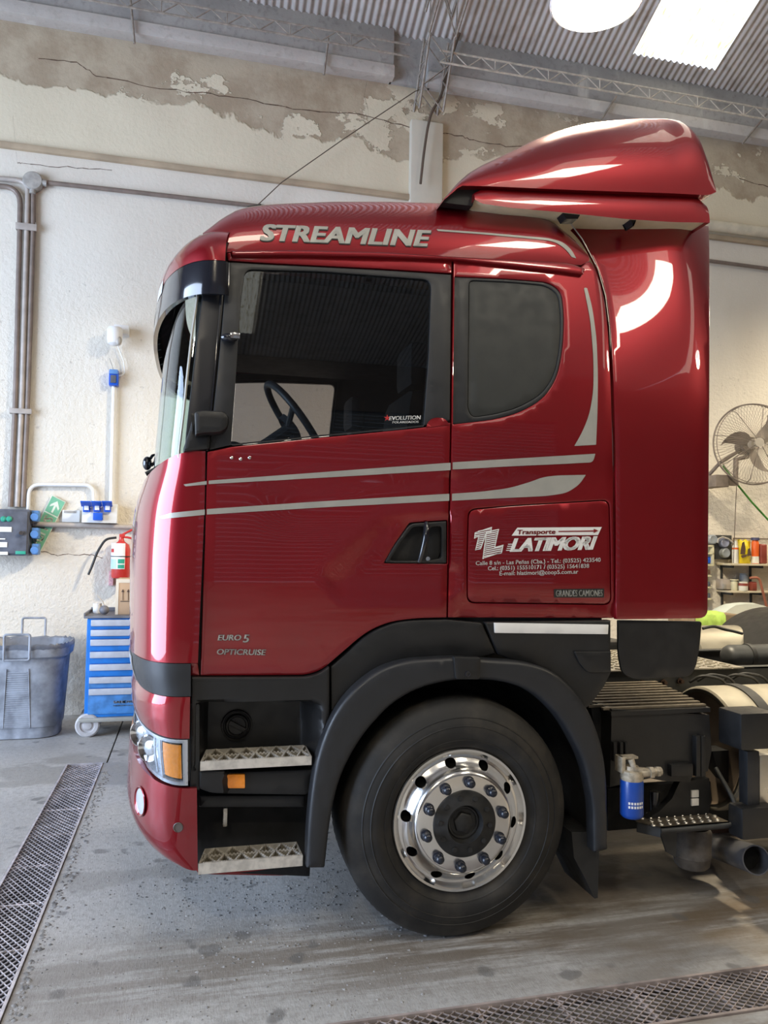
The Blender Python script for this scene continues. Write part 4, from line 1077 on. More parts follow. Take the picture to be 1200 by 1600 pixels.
    b.lathe(c, ax, [(.03, .045), (.046, .042), (.05, .036), (.05, 0)], 6); b.done('hub', 'hub', tw)
    return tw
yl = Y0-.015
wc = atY(719, 1283, yl); tc = atY(716, 1274, yl+.05)
zc_ = (atY(716, 1088, yl+.05).z-atY(716, 1462, yl+.05).z)/2
wheel(wc.x, zc_, yl, -1, T_)
wheel(wc.x, zc_, 2*YC-yl, 1, T_, detail=False)
# ---- hull behind the skins: dark shell, interior
hull = [(303, 1055), (303, 720), (336, 560), (352, 440), (360, 406), (706, 413), (903, 424), (918, 425), (929, 446), (940, 520), (948, 640), (954, 964), (700, 962), (640, 962), (580, 980), (500, 1042), (480, 1052)]
panel('inner_side', hull, out=-.035, m='interior', parent=T_, r=2, holes=[[(p[0]-2*(p[0] < 500)+2*(p[0] > 500), p[1]-2*(p[1] < 550)+2*(p[1] > 550), 6) for p in win_px]], skin=False, bev=.001, depth=.02)
# far side mirrored: outer skin with its own window
def mirror(o, name, m, parent):
    me = o.data.copy(); oy = sum_loc(o)
    for v in me.vertices: v.co.y = 2*YC-(v.co.y+oy.y)-oy.y
    me.flip_normals(); q = bpy.data.objects.new(name, me); COL.objects.link(q); q.parent = o.parent; me.materials.clear(); me.materials.append(M[m]); return q
def sum_loc(o):
    l = Vector((0, 0, 0))
    while o is not None: l = l+o.location; o = o.parent
    return l
for c_ in list(T_.children):
    if c_.name.split('.')[0] in ('inner_side', 'quarter_panel', 'side_deflector', 'pillar', 'locker_door', 'side_skirt', 'fender', 'blank_window'):
        mirror(c_, c_.name.split('.')[0], c_.data.materials[0].name if False else {v.name: k for k, v in M.items()}[c_.data.materials[0].name], T_)
d2 = mirror(door, 'door', 'red', T_); f2 = mirror(frame, 'window_frame', 'grey_plastic', d2); f2.parent = d2; h2_ = mirror(header, 'door_header', 'red', d2); h2_.parent = d2
# cab interior: floor, rear wall, dashboard, seat, steering wheel
X = lambda u, Y=Y0: atY(u, 700, Y).x
yi0, yi1 = Y0+.06, 2*YC-Y0-.06
xr = X(952)
b = B(); b.box((X(310), yi0, 1.28), (xr, yi1, 1.32)); b.box((xr-.06, yi0+.12, 1.3), (xr-.03, yi1-.12, 2.72)); b.box((X(330), yi0+.24, 2.78), (X(895), yi1-.24, 2.81)); b.box((X(720), yi0+.06, 1.3), (X(722), yi0+.35, 2.72)); b.done('cab_lining', 'interior', T_)
b = B(); b.box((X(262), yi0+.05, 1.60), (X(375), yi1-.05, 1.98), .05); b.box((X(285), yi0+.2, 1.9), (X(390), yi0+.8, 2.06), .04); b.done('dashboard', 'interior', T_)
b = B(); b.box((X(300), yi0+.06, 2.60), (X(372), yi1-.06, 2.76)); b.done('header_lining', 'interior', T_)
sc_ = Vector((X(470), Y0+.55, 2.0))
for yy in (Y0+.55, 2*YC-Y0-.55):
    b = B(); x = X(560); b.box((x-.2, yy-.26, 1.55), (x+.32, yy+.26, 1.72), .05); b.box((x+.26, yy-.25, 1.65), (x+.42, yy+.25, 2.35), .06, rot=Matrix.Rotation(.12, 3, 'Y')); b.box((x+.33, yy-.14, 2.38), (x+.43, yy+.14, 2.6), .04); b.done('seat', 'interior', T_)
ax = Vector((.42, 0, .9)).normalized(); cw = atY(462, 664, Y0+.52); a_ = Vector((0, 1, 0)); b_ = ax.cross(a_)
b = B(); ax = Vector((.80, 0, .60)).normalized(); b_ = ax.cross(a_).normalized()
b.tube([cw+(a_*math.cos(t)+b_*math.sin(t))*.225 for t in (2*math.pi*i/40 for i in range(40))], .017, 10, closed=True)
for t in (.3, math.pi-.3, -math.pi/2): b.tube([cw+(a_*math.cos(t)+b_*math.sin(t))*.22, cw-ax*.04+(a_*math.cos(t)+b_*math.sin(t))*.05], .014, 8)
b.lathe(cw-ax*.05, ax, [(0, .07), (.03, .075), (.04, .05), (.042, 0)], 20); b.tube([cw-ax*.04, cw-ax*.5], .03, 8); b.done('steering_wheel', 'wheel_rubber', T_) if M.setdefault('wheel_rubber', mat('steering_wheel_rubber', (.05, .055, .065), .35, var=0)) else None
# front scuttle, grille block, underbody
b = B(); b.box((X(262), Y0+.14, 1.0), (X(330), 2*YC-Y0-.14, 1.93)); b.done('bulkhead', 'dark', T_)
b = B(); zb = .34
b.box((X(300), Y0+.80, .42), (X(955), 2*YC-Y0-.80, 1.27)); b.box((X(270), Y0+.25, .5), (X(300)+.2, 2*YC-Y0-.25, 1.2)); b.cyl((wc.x, Y0+.35, zc_), (wc.x, 2*YC-Y0-.35, zc_), .07, 16)
b.box((X(620), Y0+.75, .3), (X(800), YC+.5, .6), .05); b.done('engine', 'dark', T_)
b = B(); cow = [(X(252), 1.97)]; 
rows = []
for j in range(41):
    th = math.pi*(j+.0)/40; x, y = sweepx(th, X(322), X(244), 3.0); rows.append([Vector((x+.02, YC+(y-YC)*.97, 1.93)), Vector((x+.10*math.sin(th)+.03, YC+(y-YC)*.9, 2.0))])
b.grid(rows); b.done('cowl', 'black', T_)
# wiper, front mirror stub
b = B(); P = [atY(u, v, YC-.35) for u, v in ((228, 741), (236, 737), (252, 728), (262, 722))]; b.tube(P, .012, 8); b.done('wiper', 'black', T_)
b = B(); P = [atY(u, v, YC-.2) for u, v in ((231, 722), (238, 712), (245, 708), (242, 722), (236, 728))]; b.tube(P, .008, 8); b.sphere(atY(230, 724, YC-.2), .03, sc=(.8, 1, 1.2)); b.done('camera_arm', 'gloss_black', T_)
# antenna
b = B(); b.tube([atY(387, 325, YC+.2), atY(408, 321, YC+.2)], .012, 6); b.done('antenna_base', 'black', T_)
# ---- films and writing
TREE = skin_tree()
film('stripe', [(287, 757, .5), (323, 751.5, 1), (323, 757, .5), (290, 760, .5)], 'silver', T_); film('stripe', [(326, 751, .5), (500, 738, 30), (704, 723, .5), (704, 734.5, .5), (500, 746.5, 30), (326, 756.5, .5)], 'silver', T_)
film('stripe', [(707, 722.5, .5), (930, 709, 1), (926, 722.5, 6), (820, 727.5, 20), (707, 733.5, .5)], 'silver', T_)
film('stripe', [(248, 807.5, 1), (267, 801.5, 2), (320, 796, .5), (320, 804.5, .5), (253, 811, 3)], 'silver', T_); film('stripe', [(323, 795.5, .5), (500, 783.5, 30), (702, 771.5, .5), (702, 782.5, .5), (500, 793, 30), (323, 804, .5)], 'silver', T_)
film('stripe', [(706, 771.5, .5), (750, 768.5, 12), (795, 763, 14), (830, 752.5, 16), (848, 745.5, 10), (870, 743, 8), (915, 742, 1), (905, 757, 10), (886, 770, 10), (856, 775, 16), (770, 779, 20), (706, 782.5, .5)], 'silver', T_)
film('corner_stripe', [(912, 450, 2), (917, 450, 2), (925, 480, 14), (932, 530, 20), (934, 590, 20), (933, 650, 20), (931, 695, 1), (897, 697, 1), (908, 678, 10), (920, 650, 14), (927, 612, 20), (927, 560, 20), (922, 500, 16)], 'silver', T_)
film('roof_line', [(682, 358.5, .5), (760, 364, 20), (858, 372.5, 10), (880, 379, 8), (893, 391, 6), (900, 404, .5), (893, 402, .5), (884, 390, 8), (870, 380, 10), (856, 376, 10), (760, 367, 20), (684, 361.5, .5)], 'silver', T_)
for m_, dx, dy, of in (('darkfilm', .8, 1.6, .0024), ('silver', 0, 0, .0042)):
    skin_text('lettering', 'STREAMLINE', (405+dx, 375.5+dy), (667+dx, 385+dy), 24, m_, T_, shear=.30, bold=.042, off=of, space=1.02, label='STREAMLINE in silver capitals' if m_ == 'silver' else 'dark edge of the lettering')
for m_, d, of in (('darkfilm', .7, .0022), ('chrome2', 0, .005)):
    if m_ == 'chrome2': M[m_] = mat('badge_silver', (.62, .60, .58), .3, .5, var=0)
    skin_text('badge', 'EURO', (340+d, 1000+d), (376+d, 1000+d), 8.6, m_, T_, shear=.2, bold=.025, off=of, label='EURO5 badge')
    skin_text('badge', '5', (379+d, 1003+d), (388+d, 1003+d), 12, m_, T_, shear=.2, bold=.02, off=of)
    skin_text('badge', 'OPTICRUISE', (338+d, 1022+d), (414+d, 1023+d), 8.6, m_, T_, shear=.2, bold=.02, off=of, label='OPTICRUISE badge')
WF = 'white_film'
film('arrow_band', [(808, 824.5, .3), (940, 823.5, .3), (934, 836, .3), (799, 837, .3)], WF, T_, r=.3)
skin_text('lettering', 'Transporte', (807, 834.8), (867, 834), 7, 'red_flat', T_, shear=.15, bold=.03, off=.004) if M.setdefault('red_flat', mat('dark_red_print', (.22, .01, .012), .4, var=0)) else None
film('arrow', [(872, 829.6, .1), (927, 828.8, .1), (927, 826.2, .1), (934, 829.2, .1), (927, 833, .1), (927, 830.6, .1), (872, 831.2, .1)], 'red_flat', T_, r=.2, off=.004)
skin_text('lettering', 'LATIMORI', (796, 861.5), (926, 858), 20, WF, T_, shear=.36, bold=.055, off=.003, space=.95, label='LATIMORI in white slanted capitals')
for k in range(1):                                              # speed lines trailing each letter
    x = 794+k*(16.6); 
    for j in range(4):
        v = 860-j*3.2-k*.45; a = x+j*1.0; film('speed_line', [(a-3.5, v-.6), (a+4, v-.8), (a+4, v+.5), (a-3.5, v+.5)], WF, T_, r=0)
for t_, a, c, h in (('Calle 8 s/n - Las Peñas (Cba.) - Tel.: (03525) 423540', (743, 883), (938, 877.5), 6.3), ('Cel.: (0351) 155510171 / (03525) 15641838', (762, 891), (920, 887), 6.3), ('E-mail: hlatimori@coop5.com.ar', (780, 899), (903, 896), 6.3)):
    skin_text('lettering', t_, a, c, h, WF, T_, bold=.014, off=.003, label='small white address lettering')
# striped T and L
Tp = [(741.5, 832), (768.5, 823), (767, 833), (759, 835.5), (751.5, 857), (742, 860), (747, 839), (740.5, 841)]
Lp = [(759, 831.5), (779.5, 826.5), (773.5, 854.5), (786.5, 851), (784, 863.5), (753.5, 873)]
def striped(P, n):
    V_ = [Vector(p) for p in P]; 
    if area2(V_) < 0: V_.reverse()
    I = inset(V_, 1.3); m = len(V_)
    for i in range(m): film('logo_outline', [V_[i], V_[(i+1) % m], I[(i+1) % m], I[i]], WF, T_, r=0)
    y0, y1 = min(p.y for p in V_), max(p.y for p in V_)
    for k in range(n):
        y = y0+(y1-y0)*(k+.5)/n; xs = []
        for i in range(m):                                       # scan line tilted like the strokes
            a, c = V_[i], V_[(i+1) % m]; ya, yc = a.y+.2*(a.x-760), c.y+.2*(c.x-760); Y_ = y
            if (ya > Y_) != (yc > Y_): t = (Y_-ya)/(yc-ya); xs.append(a.x+(c.x-a.x)*t)
        xs.sort()
        for a, c in zip(xs[::2], xs[1::2]):
            f = lambda x, o: (x, y-.2*(x-760)+o); film('logo_bar', [f(a, -.85), f(c, -.85), f(c, .85), f(a, .85)], WF, T_, r=0)
striped(Tp, 12); striped(Lp, 15)
film('plate_sticker', [(865, 920.5, 1), (943.5, 919.5, 1), (943.5, 933.5, 1), (865.5, 933.5, 1)], 'darkfilm', T_, label='black sticker reading GRANDES CAMIONES')
skin_text('lettering', 'GRANDES CAMIONES', (868, 931.5), (941, 931), 9.6, 'silver', T_, bold=.02, off=.004)
# sticker on the glass
sg = lambda a, b_: None
def gl_text(t, p0, p1, h, m, parent, bold=.03): return text_map('sticker', t, lambda a, b_: onto(p0[0]+(p1[0]-p0[0])*a+.1*h*b_, p0[1]+(p1[1]-p0[1])*a-h*b_, S, -.0105), m, parent, bold)
gl_text('EVOLUTION', (608, 656.5), (657, 655), 6, WF, door); gl_text('POLARIZADOS', (613, 661.5), (654, 660.5), 3.2, WF, door)
b = B(); 
for k in range(5):
    a = k*2*math.pi/5; c0 = onto(605, 653, S, -.0105); p1_ = onto(605+5.5*math.sin(a), 653-5.5*math.cos(a), S, -.0105); p2_ = onto(605+2*math.sin(a+.6), 653-2*math.cos(a+.6), S, -.0105); p3_ = onto(605+2*math.sin(a-.6), 653-2*math.cos(a-.6), S, -.0105); b.quad(c0, p2_, p1_, p3_)
b.done('sticker_star', 'red_print', door) if M.setdefault('red_print', mat('red_print', (.55, .03, .03), .4, var=0)) else None
film('round_patch', [(666, 668, .3), (668, 660, 3), (674, 654.5, 3), (682, 652.5, 4), (692, 653.5, 4), (699, 658, 3), (702, 664, .3)], 'red', door, r=1)
for u, v in ((362, 715), (376, 717), (390, 715)):
    b = B(); b.sphere(onto(u, v, S, .002), .007, sc=(1, .5, 1)); b.done('chrome_stud', 'chrome', door)
# ================================================================== CHASSIS PARTS BEHIND THE CAB (still the truck)
def pxbox(b, u0, v0, u1, v1, Y, depth, bev=.0, mi=0):
    p, q = atY(u0, v0, Y), atY(u1, v1, Y); z0 = atY((u0+u1)/2, v1, Y).z; z1 = atY((u0+u1)/2, v0, Y).z
    x0 = atY(u0, (v0+v1)/2, Y).x; x1 = atY(u1, (v0+v1)/2, Y).x
    return b.box((x0, Y, z0), (x1, Y+depth, z1), bev, mi)
def ppoly(b, pts, Y, depth): return b.prism([atY(u, v, Y) for u, v in pts], (0, depth, 0))
rz = lambda u, v: atY(u, v, 3.94).z
zt = atY(1150, 1043, 3.94).z
for Yr in (3.94, 4.72):
    b = B(); s = 1 if Yr < 4 else -1; x0, x1 = .1, 5.2
    b.box((x0, Yr, zt-.26), (x1, Yr+.008*s, zt)); b.box((x0, Yr, zt-.008), (x1, Yr+.07*s, zt)); b.box((x0, Yr, zt-.26), (x1, Yr+.07*s, zt-.252)); b.done('frame_rail', 'rail', T_)
for u, v in ((966, 1072), (984, 1073), (1003, 1067), (1036, 1066), (1039, 1080), (1062, 1064), (975, 1084)):
    c = atY(u, v, 3.93); b = B(); b.lathe(c, (0, -1, 0), [(0, .018), (.008, .018), (.008, .011), (.03, .011), (.03, 0)], 10); b.done('bolt', 'rust', T_)
# deck plate with raised tread
A, C, D = atZ(1159, 1041, zt+.01), atZ(1096, 1016, zt+.01), atZ(960, 1046, zt+.01)
b = B(); x0, x1, y0, y1 = D.x-.4, A.x, 3.9, 4.7; b.box((x0, y0, zt), (x1, y1, zt+.008), .002); dp = b.done('deck_plate', 'steel', T_)
b = B(); nx, ny = int((x1-x0)/.05), int((y1-y0)/.06)
for i in range(nx):
    for j in range(ny):
        x, y = x0+.03+i*.05, y0+.03+j*.06+(i % 2)*.03
        if y > y1-.02: continue
        R = Matrix.Rotation(.8 if (i+j) % 2 else -.8, 3, 'Z'); b.box((x-.018, y-.005, zt+.0075), (x+.018, y+.005, zt+.0135), rot=R)
b.done('tread_pattern', 'tank', dp, kind='stuff')
# air tank, hoses, far fuel tank, far mudguard
def cylx(name, u, v, Y, r, L, m, parent, ends=True, mi2=None):
    c = atY(u, v, Y); b = B(); b.lathe(c, (1, 0, 0), [(0, 0.0001), (.0, r*.55), (.015, r*.85), (.04, r), (L-.04, r), (L-.015, r*.85), (L, r*.5), (L, .0001)], 36); return b.done(name, m, parent), c
at_, c = cylx('air_tank', 1132, 1026, 4.33, .075, 1.2, 'rail', T_)
for dx in (.16, .5): 
    b = B(); b.lathe(c+Vector((dx, 0, 0)), (1, 0, 0), [(0, .076), (0, .081), (.03, .081), (.03, .076)], 30); b.done('strap', 'rubber', at_)
ft, c = cylx('far_fuel_tank', 1060, 1030, 5.35, .26, 1.6, 'tank', T_)
b = B(); b.lathe(c+Vector((.55, 0, 0)), (1, 0, 0), [(0, .262), (0, .27), (.07, .27), (.07, .262)], 40); b.done('strap', 'rubber', ft)
c = atY(1275, 1040, 5.0); b = B(); rr = .60
outer = [Vector((c.x+rr*math.cos(a), 0, c.z-.02+rr*math.sin(a)*.72)) for a in (math.pi*i/24 for i in range(25))]
b.grid([[Vector((p.x, y, p.z)) for p in outer] for y in (4.78, 5.5)]); 
b.grid([[Vector((p.x, 4.78, p.z)) for p in outer], [Vector((c.x+(p.x-c.x)*.86, 4.80, c.z+(p.z-c.z)*.86)) for p in outer]]); b.done('rear_mudguard', 'black', T_)
for k, (u, v) in enumerate(((1078, 1062), (1090, 1060), (1128, 1060), (1142, 1058))):
    b = B(); p = atY(u, v+4, 3.90); b.tube(bend([p, p+Vector((.03, -.06, .05)), p+Vector((.16, -.10, .03)), p+Vector((.22, -.10, -.14))], .06), .008, 8); b.done('hose', 'rubber', T_)
b = B(); P = [atY(u, v, 4.6) for u, v in ((1098, 982), (1115, 978), (1130, 983), (1145, 986), (1160, 990))]; b.tube(bend(P, .1), .010, 8); b.done('cable_bundle', 'rubber', T_)
# battery / side box with ribbed lid
zt2 = atY(1030, 1109, 3.17).z
top = [atZ(u, v, zt2) for u, v in ((924, 1099), (955, 1106), (1111, 1117), (1062, 1092), (1018, 1073), (948, 1072))]
Yf = 3.17
TL = Vector((atY(955, 1106, Yf).x, Yf, zt2)); TR = Vector((atY(1110, 1114, Yf).x, Yf, zt2-.0)); 
BR = Vector((atZ(1018, 1073, zt2).x+.12, 3.86, zt2)); BL = Vector((atY(948, 1072, 3.86).x-.1, 3.86, zt2)); L0 = Vector((atY(924, 1099, 3.35).x, 3.35, zt2))
b = B(); b.prism([TL, TR, BR, BL, L0], (0, 0, -.02)); lid = b.done('side_box_lid', 'black', T_)
b = B(); 
for k in range(10):
    t = (k+.6)/10.5; y = Yf+(3.86-Yf)*t; xa = (TL.x-.10*min(1, t*4)); xb = TR.x+(BR.x-TR.x)*t-.01; b = B(); b.box((xa, y-.012, zt2), (xb, y+.012, zt2+.012), .004); b.done('lid_rib', 'ribs', lid) if M.setdefault('ribs', mat('worn_ribbed_plastic', (.16, .13, .09), .45, var=.25, vscale=20)) else None
zb2 = atY(1030, 1222, Yf).z
b = B(); f = [atY(u, v, Yf+.01) for u, v in ((956, 1108), (1108, 1117), (1112, 1172), (1106, 1205), (1082, 1212), (1078, 1222), (1035, 1220), (1016, 1216), (985, 1222), (953, 1230))]
b.prism(f, (0, .55, 0)); box = b.done('side_box', 'black', T_)
b = B(); pxbox(b, 1049, 1194, 1084, 1214, Yf-.02, .05, .01); b.done('box_foot', 'black', box)
for u in (962, 972, 980): b = B(); pxbox(b, u-3, 1160, u+2, 1190, Yf-.012, .03, .004); b.done('rib', 'black', box)
for u in (1092, 1100): b = B(); pxbox(b, u-4, 1150, u+3, 1214, Yf-.02, .04, .005); b.done('latch', 'black', box)
b = B(); ppoly(b, [(923, 1100), (953, 1106), (953, 1230), (948, 1230), (930, 1150)], Yf+.10, .3); b.done('side_box_end', 'dark', T_)
b = B(); ppoly(b, [(1062, 1222), (1108, 1216), (1112, 1250), (1105, 1278), (1010, 1280), (1030, 1268), (1050, 1248)], Yf+.06, .04); br = b.done('step_bracket', 'black', T_)
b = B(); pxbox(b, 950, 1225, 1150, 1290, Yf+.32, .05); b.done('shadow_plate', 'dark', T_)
for v0, v1 in ((1235, 1246), (1248, 1259)): b = B(); pxbox(b, 1081, v0, 1092, v1, Yf+.052, .01, .001); b.done('sticker', 'white_film', br)
b = B(); c0 = atY(1023, 1236, Yf+.12); b.cyl(c0, c0-Vector((0, 0, .10)), .025, 16); b.done('canister', 'gloss_black', T_)
# perforated step plate and its tube
zp = atY(1090, 1288, 3.12).z
x0, x1 = atY(1032, 1292, 3.12).x, atY(1140, 1284, 3.12).x; yb = atZ(1100, 1268, zp).y
b = B(); rows = 4; n = 12
xL = atZ(1003, 1285, zp).x
pl = [Vector((x0, 3.12, zp)), Vector((x1, 3.12, zp)), Vector((x1-.02, yb, zp)), Vector((xL, yb, zp)), Vector((xL-.02, 3.2, zp))]
b.prism(pl, (0, 0, -.006)); sp_ = b.done('perforated_step', 'stepmetal', T_) if M.setdefault('stepmetal', mat('worn_dark_step', (.12, .10, .075), .5, .4, var=.4, vscale=30)) else None
b = B(); b.prism([pl[4], pl[0], pl[0]-Vector((0, 0, .045)), pl[4]-Vector((0, 0, .045))], (0, .005, 0)); b.prism([pl[0], pl[1], pl[1]-Vector((0, 0, .03)), pl[0]-Vector((0, 0, .03))], (0, .005, 0)); b.done('step_edge', 'rail', sp_)
b = B()
for r_ in range(4):
    for k in range(10):
        x = xL+.03+k*.042+(r_ % 2)*.02; y = 3.15+r_*.045
        if x > x1-.02: continue
        c = Vector((x, y, zp)); b.lathe(c, (0, 0, 1), [(-.001, .0125), (.005, .010), (.005, .007), (-.0, .006)], 12, mi=0); b.lathe(c, (0, 0, 1), [(.0012, .0062), (.0012, .0001)], 12, mi=1)
b.done('perforations', ('steel', 'dark'), sp_, kind='stuff', recalc=False)
b = B(); P = [Vector((x0, 3.12, zp-.015)), Vector((x1+.02, 3.12, zp-.015)), atY(1153, 1270, 3.16), atY(1144, 1245, 3.2), atY(1118, 1200, 3.3)]; b.tube(bend(P, .06), .011, 10); b.done('step_tube', 'rail', T_)
b = B(); ppoly(b, [(1030, 1296), (1058, 1296), (1056, 1340), (1042, 1332)], 3.2, .012); b.done('hanger', 'rail', T_)
# oil filter with its head
c = atY(987, 1276, 3.06); top_ = atY(987, 1218, 3.06); hgt = top_.z-c.z
b = B(); b.lathe(c, (0, 0, 1), [(0, .0001), (0, .040), (.008, .048), (.015, .050), (hgt-.01, .050), (hgt, .047), (hgt, 0.0001)], 36); of = b.done('oil_filter', 'blue_can', T_) if M.setdefault('blue_can', mat('blue_filter_can', (.008, .06, .33), .35, coat=.2, var=.06)) else None
for row in range(2):
    for k in range(6):
        a = -.75+k*.24; p = Vector((c.x+.0508*math.sin(a), c.y-.0508*math.cos(a), c.z+hgt*(.44-.10*row))); b = B(); b.box(p-Vector((.004, .0004, .005)), p+Vector((.004, .0004, .005)), rot=Matrix.Rotation(a, 3, 'Z')); b.done('print_mark', 'white_film', of)
b = B(); h0 = Vector((c.x, c.y, c.z+hgt)); b.lathe(h0, (0, 0, 1), [(.0, .047), (.012, .05), (.04, .046), (.045, .03), (.06, .028), (.06, 0)], 24)
b.box(h0+Vector((-.055, -.01, .03)), h0+Vector((-.035, .05, .10)), .005); b.box(h0+Vector((-.055, -.005, .088)), h0+Vector((.03, .04, .10)), .004); b.tube([h0+Vector((-.01, -.01, .09)), h0+Vector((.0, -.02, .05)), h0+Vector((.06, -.02, .04))], .014, 10)
b.tube([h0+Vector((.02, -.02, .03)), h0+Vector((.13, -.02, .035))], .019, 12); b.lathe(h0+Vector((.07, -.02, .032)), (1, 0, .04), [(0, .02), (0, .026), (.018, .026), (.018, .02)], 6); b.lathe(h0+Vector((.105, -.02, .034)), (1, 0, .04), [(0, .016), (0, .023), (.015, .023), (.015, .014)], 6)
b.done('filter_head', 'beige_metal', of)
# near fuel tank with bands
cx = atY(1163, 1160, 3.22).x; R = .31; c = Vector((cx, 3.22+R, 0)); 
lo_, hi = .3, 1.2
for _ in range(30):
    m_ = (lo_+hi)/2
    if min(proj((cx, c.y+R*math.cos(a), m_+R*math.sin(a)))[1] for a in (math.pi*i/40 for i in range(41))) > 1072: lo_ = m_
    else: hi = m_
c.z = lo_
def dshape(r): return [Vector((0, r*math.cos(a)*(1), r*math.sin(a))) for a in (2*math.pi*i/56 for i in range(56))]
b = B(); b.lathe(c, (1, 0, 0), [(.018, 0.0001), (.018, R-.045), (.004, R-.03), (0, R-.012), (.008, R-.002), (.02, R), (1.3, R)], 72); tk = b.done('fuel_tank', 'tank', T_)
b = B(); b.lathe(c, (1, 0, 0), [(.014, 0.0001), (.014, R-.05), (.001, R-.032)], 72); b.done('tank_end', 'tank_cap', tk)
for dx in (.17, .75): b = B(); b.lathe(c+Vector((dx, 0, 0)), (1, 0, 0), [(0, R+.001), (0, R+.008), (.06, R+.008), (.06, R+.001)], 72); b.done('tank_band', 'rubber', tk)
b = B(); pxbox(b, 1158, 1114, 1215, 1172, 3.02, .16, .015); gb = b.done('side_guard', 'black', T_)
b = B(); pxbox(b, 1168, 1174, 1187, 1262, 3.08, .06, .006); b.done('guard_post', 'grey_plastic', gb)
b = B(); pxbox(b, 1187, 1178, 1230, 1258, 3.10, .12, .02); b.done('silencer', 'steel', gb)
b = B(); pxbox(b, 1160, 1262, 1215, 1312, 3.04, .10, .015); b.done('guard_rail', 'black', gb)
b = B(); ppoly(b, [(1113, 1174), (1143, 1172), (1160, 1184), (1160, 1230), (1150, 1238), (1120, 1200)], 3.35, .1); b.done('tank_bracket', 'black', T_)
b = B(); pxbox(b, 955, 1300, 1200, 1312, 4.2, .3); pxbox(b, 1110, 1210, 1170, 1330, 3.9, .4, .02); b.done('cross_member', 'rust', T_)
# tail pot and exhaust pipe
c = atY(1081, 1353, 3.34); b = B(); b.lathe(c, (0, 0, 1), [(0, 0.0001), (0, .07), (.012, .082), (.052, .088), (.056, .092), (.062, .088), (.17, .092), (.19, .08)], 32); b.done('air_dryer', 'pot', T_) if M.setdefault('pot', mat('dusty_grey_pot', (.16, .14, .12), .7, var=.25, vscale=20)) else None
e = atY(1182, 1344, 3.10); s = atY(1120, 1322, 3.5); d = (e-s).normalized(); b = B(); b.lathe(s, d, [(0, .062), ((e-s).length, .066), ((e-s).length, .060), (.02, .056)], 36); b.done('exhaust_pipe', 'pipe_grey', T_) if M.setdefault('pipe_grey', mat('dull_exhaust_steel', (.13, .13, .14), .45, .6, var=.2)) else None
b = B(); b.lathe(e-d*.1, d, [(0, .0001), (0, .058)], 30); b.done('pipe_inside', 'dark', T_)
b = B(); b.box((1.95, 4.02, .45), (3.4, 4.64, .80), .04); b.done('added_gearbox', 'dark', T_)  # mass added between the rails to block light from the wall side
b = B(); b.box((1.95, 4.86, .32), (3.0, 5.5, .98), .03); b.done('added_far_box', 'black', T_)  # box added on the far side, keeps wall-side light off the floor
b = B(); b.cyl((3.1, 4.3, .55), (5.6, 4.3, .55), .06, 14); b.done('drive_shaft', 'rail', T_)
# rear axle wheel just outside the frame carries the chassis
tw = wheel(5.6, zc_, yl+.05, -1, T_, name='rear_wheel', detail=False); wheel(5.6, zc_, 2*YC-yl-.05, 1, T_, name='rear_wheel', detail=False)

# ================================================================== ON AND BY THE BACK WALL, LEFT
Yw = YW
M['conduit'] = mat('brown_conduit', (.20, .155, .13), .5, .1, var=.15); M['conduit_pale'] = mat('beige_conduit', (.42, .37, .33), .5, .1, var=.12)
M['pvc'] = mat('white_pvc', (.74, .74, .74), .4, var=.04); M['box_grey'] = mat('cast_grey_box', (.40, .38, .35), .55, .3, var=.15, vscale=20)
G = 'steel conduits on the back wall'
def cond(pts, r, m, label, Y=YW-.04, rb=.12, cat='conduit', name='conduit', g=None): return pipe(name, pts, r, m, label, cat, 12, Y, g, rb)
cond([(-40, 283), (29, 285), (32, 320), (20, 760), (16, 792)], .021, 'conduit_pale', 'leftmost vertical conduit of the bundle, bending to the left at the top', rb=.22) if False else None
cond([(-40, 290.5), (32, 291), (31, 360), (24, 640), (16.5, 792)], .024, 'conduit', 'leftmost of the three vertical wall conduits, bending left at the top', rb=.3)
cond([(-40, 277), (0, 279), (44, 283), (42, 360), (34, 640), (27, 792)], .024, 'conduit_pale', 'middle of the three vertical wall conduits, bending left above the first', rb=.3)
cond([(52, 296), (52, 360), (43, 640), (36, 792)], .022, 'conduit', 'rightmost of the three vertical wall conduits, dropping from the round junction box')
cond([(62, 284), (200, 299), (410, 323), (560, 342)], .021, 'conduit', 'long horizontal wall conduit from the junction box to behind the cab')
cond([(1060, 402), (1111, 408), (1240, 425)], .021, 'conduit', 'horizontal wall conduit right of the side deflector')
b = B(); c = atY(51, 282, YW-.07); b.lathe(c, (0, -1, 0), [(-.07, .085), (.0, .088), (.012, .080), (.018, 0)], 24); b.cyl(c+Vector((.07, .02, 0)), c+Vector((.12, .02, -.005)), .03, 12); b.cyl(c+Vector((0, .02, -.07)), c+Vector((0, .02, -.12)), .03, 12); setp(b.done('junction_box', 'box_grey'), 'round grey junction box where the wall conduits meet', 'junction box')
for u0, u1, v, lb in ((24, 58, 355, 'upper clamp across the three wall conduits'), (14, 50, 643, 'lower clamp across the three wall conduits')):
    b = B(); b.box(atY(u0, v+2, YW-.075), atY(u1, v, YW-.055)+Vector((0, 0, .02)), .003); b.box(atY(u0, v+2, YW-.06), atY(u0+3, v, YW)+Vector((0, 0, .02))); b.box(atY(u1-3, v+2, YW-.06), atY(u1, v, YW)+Vector((0, 0, .02))); setp(b.done('conduit_clamp', 'conduit_pale'), lb, 'clamp')
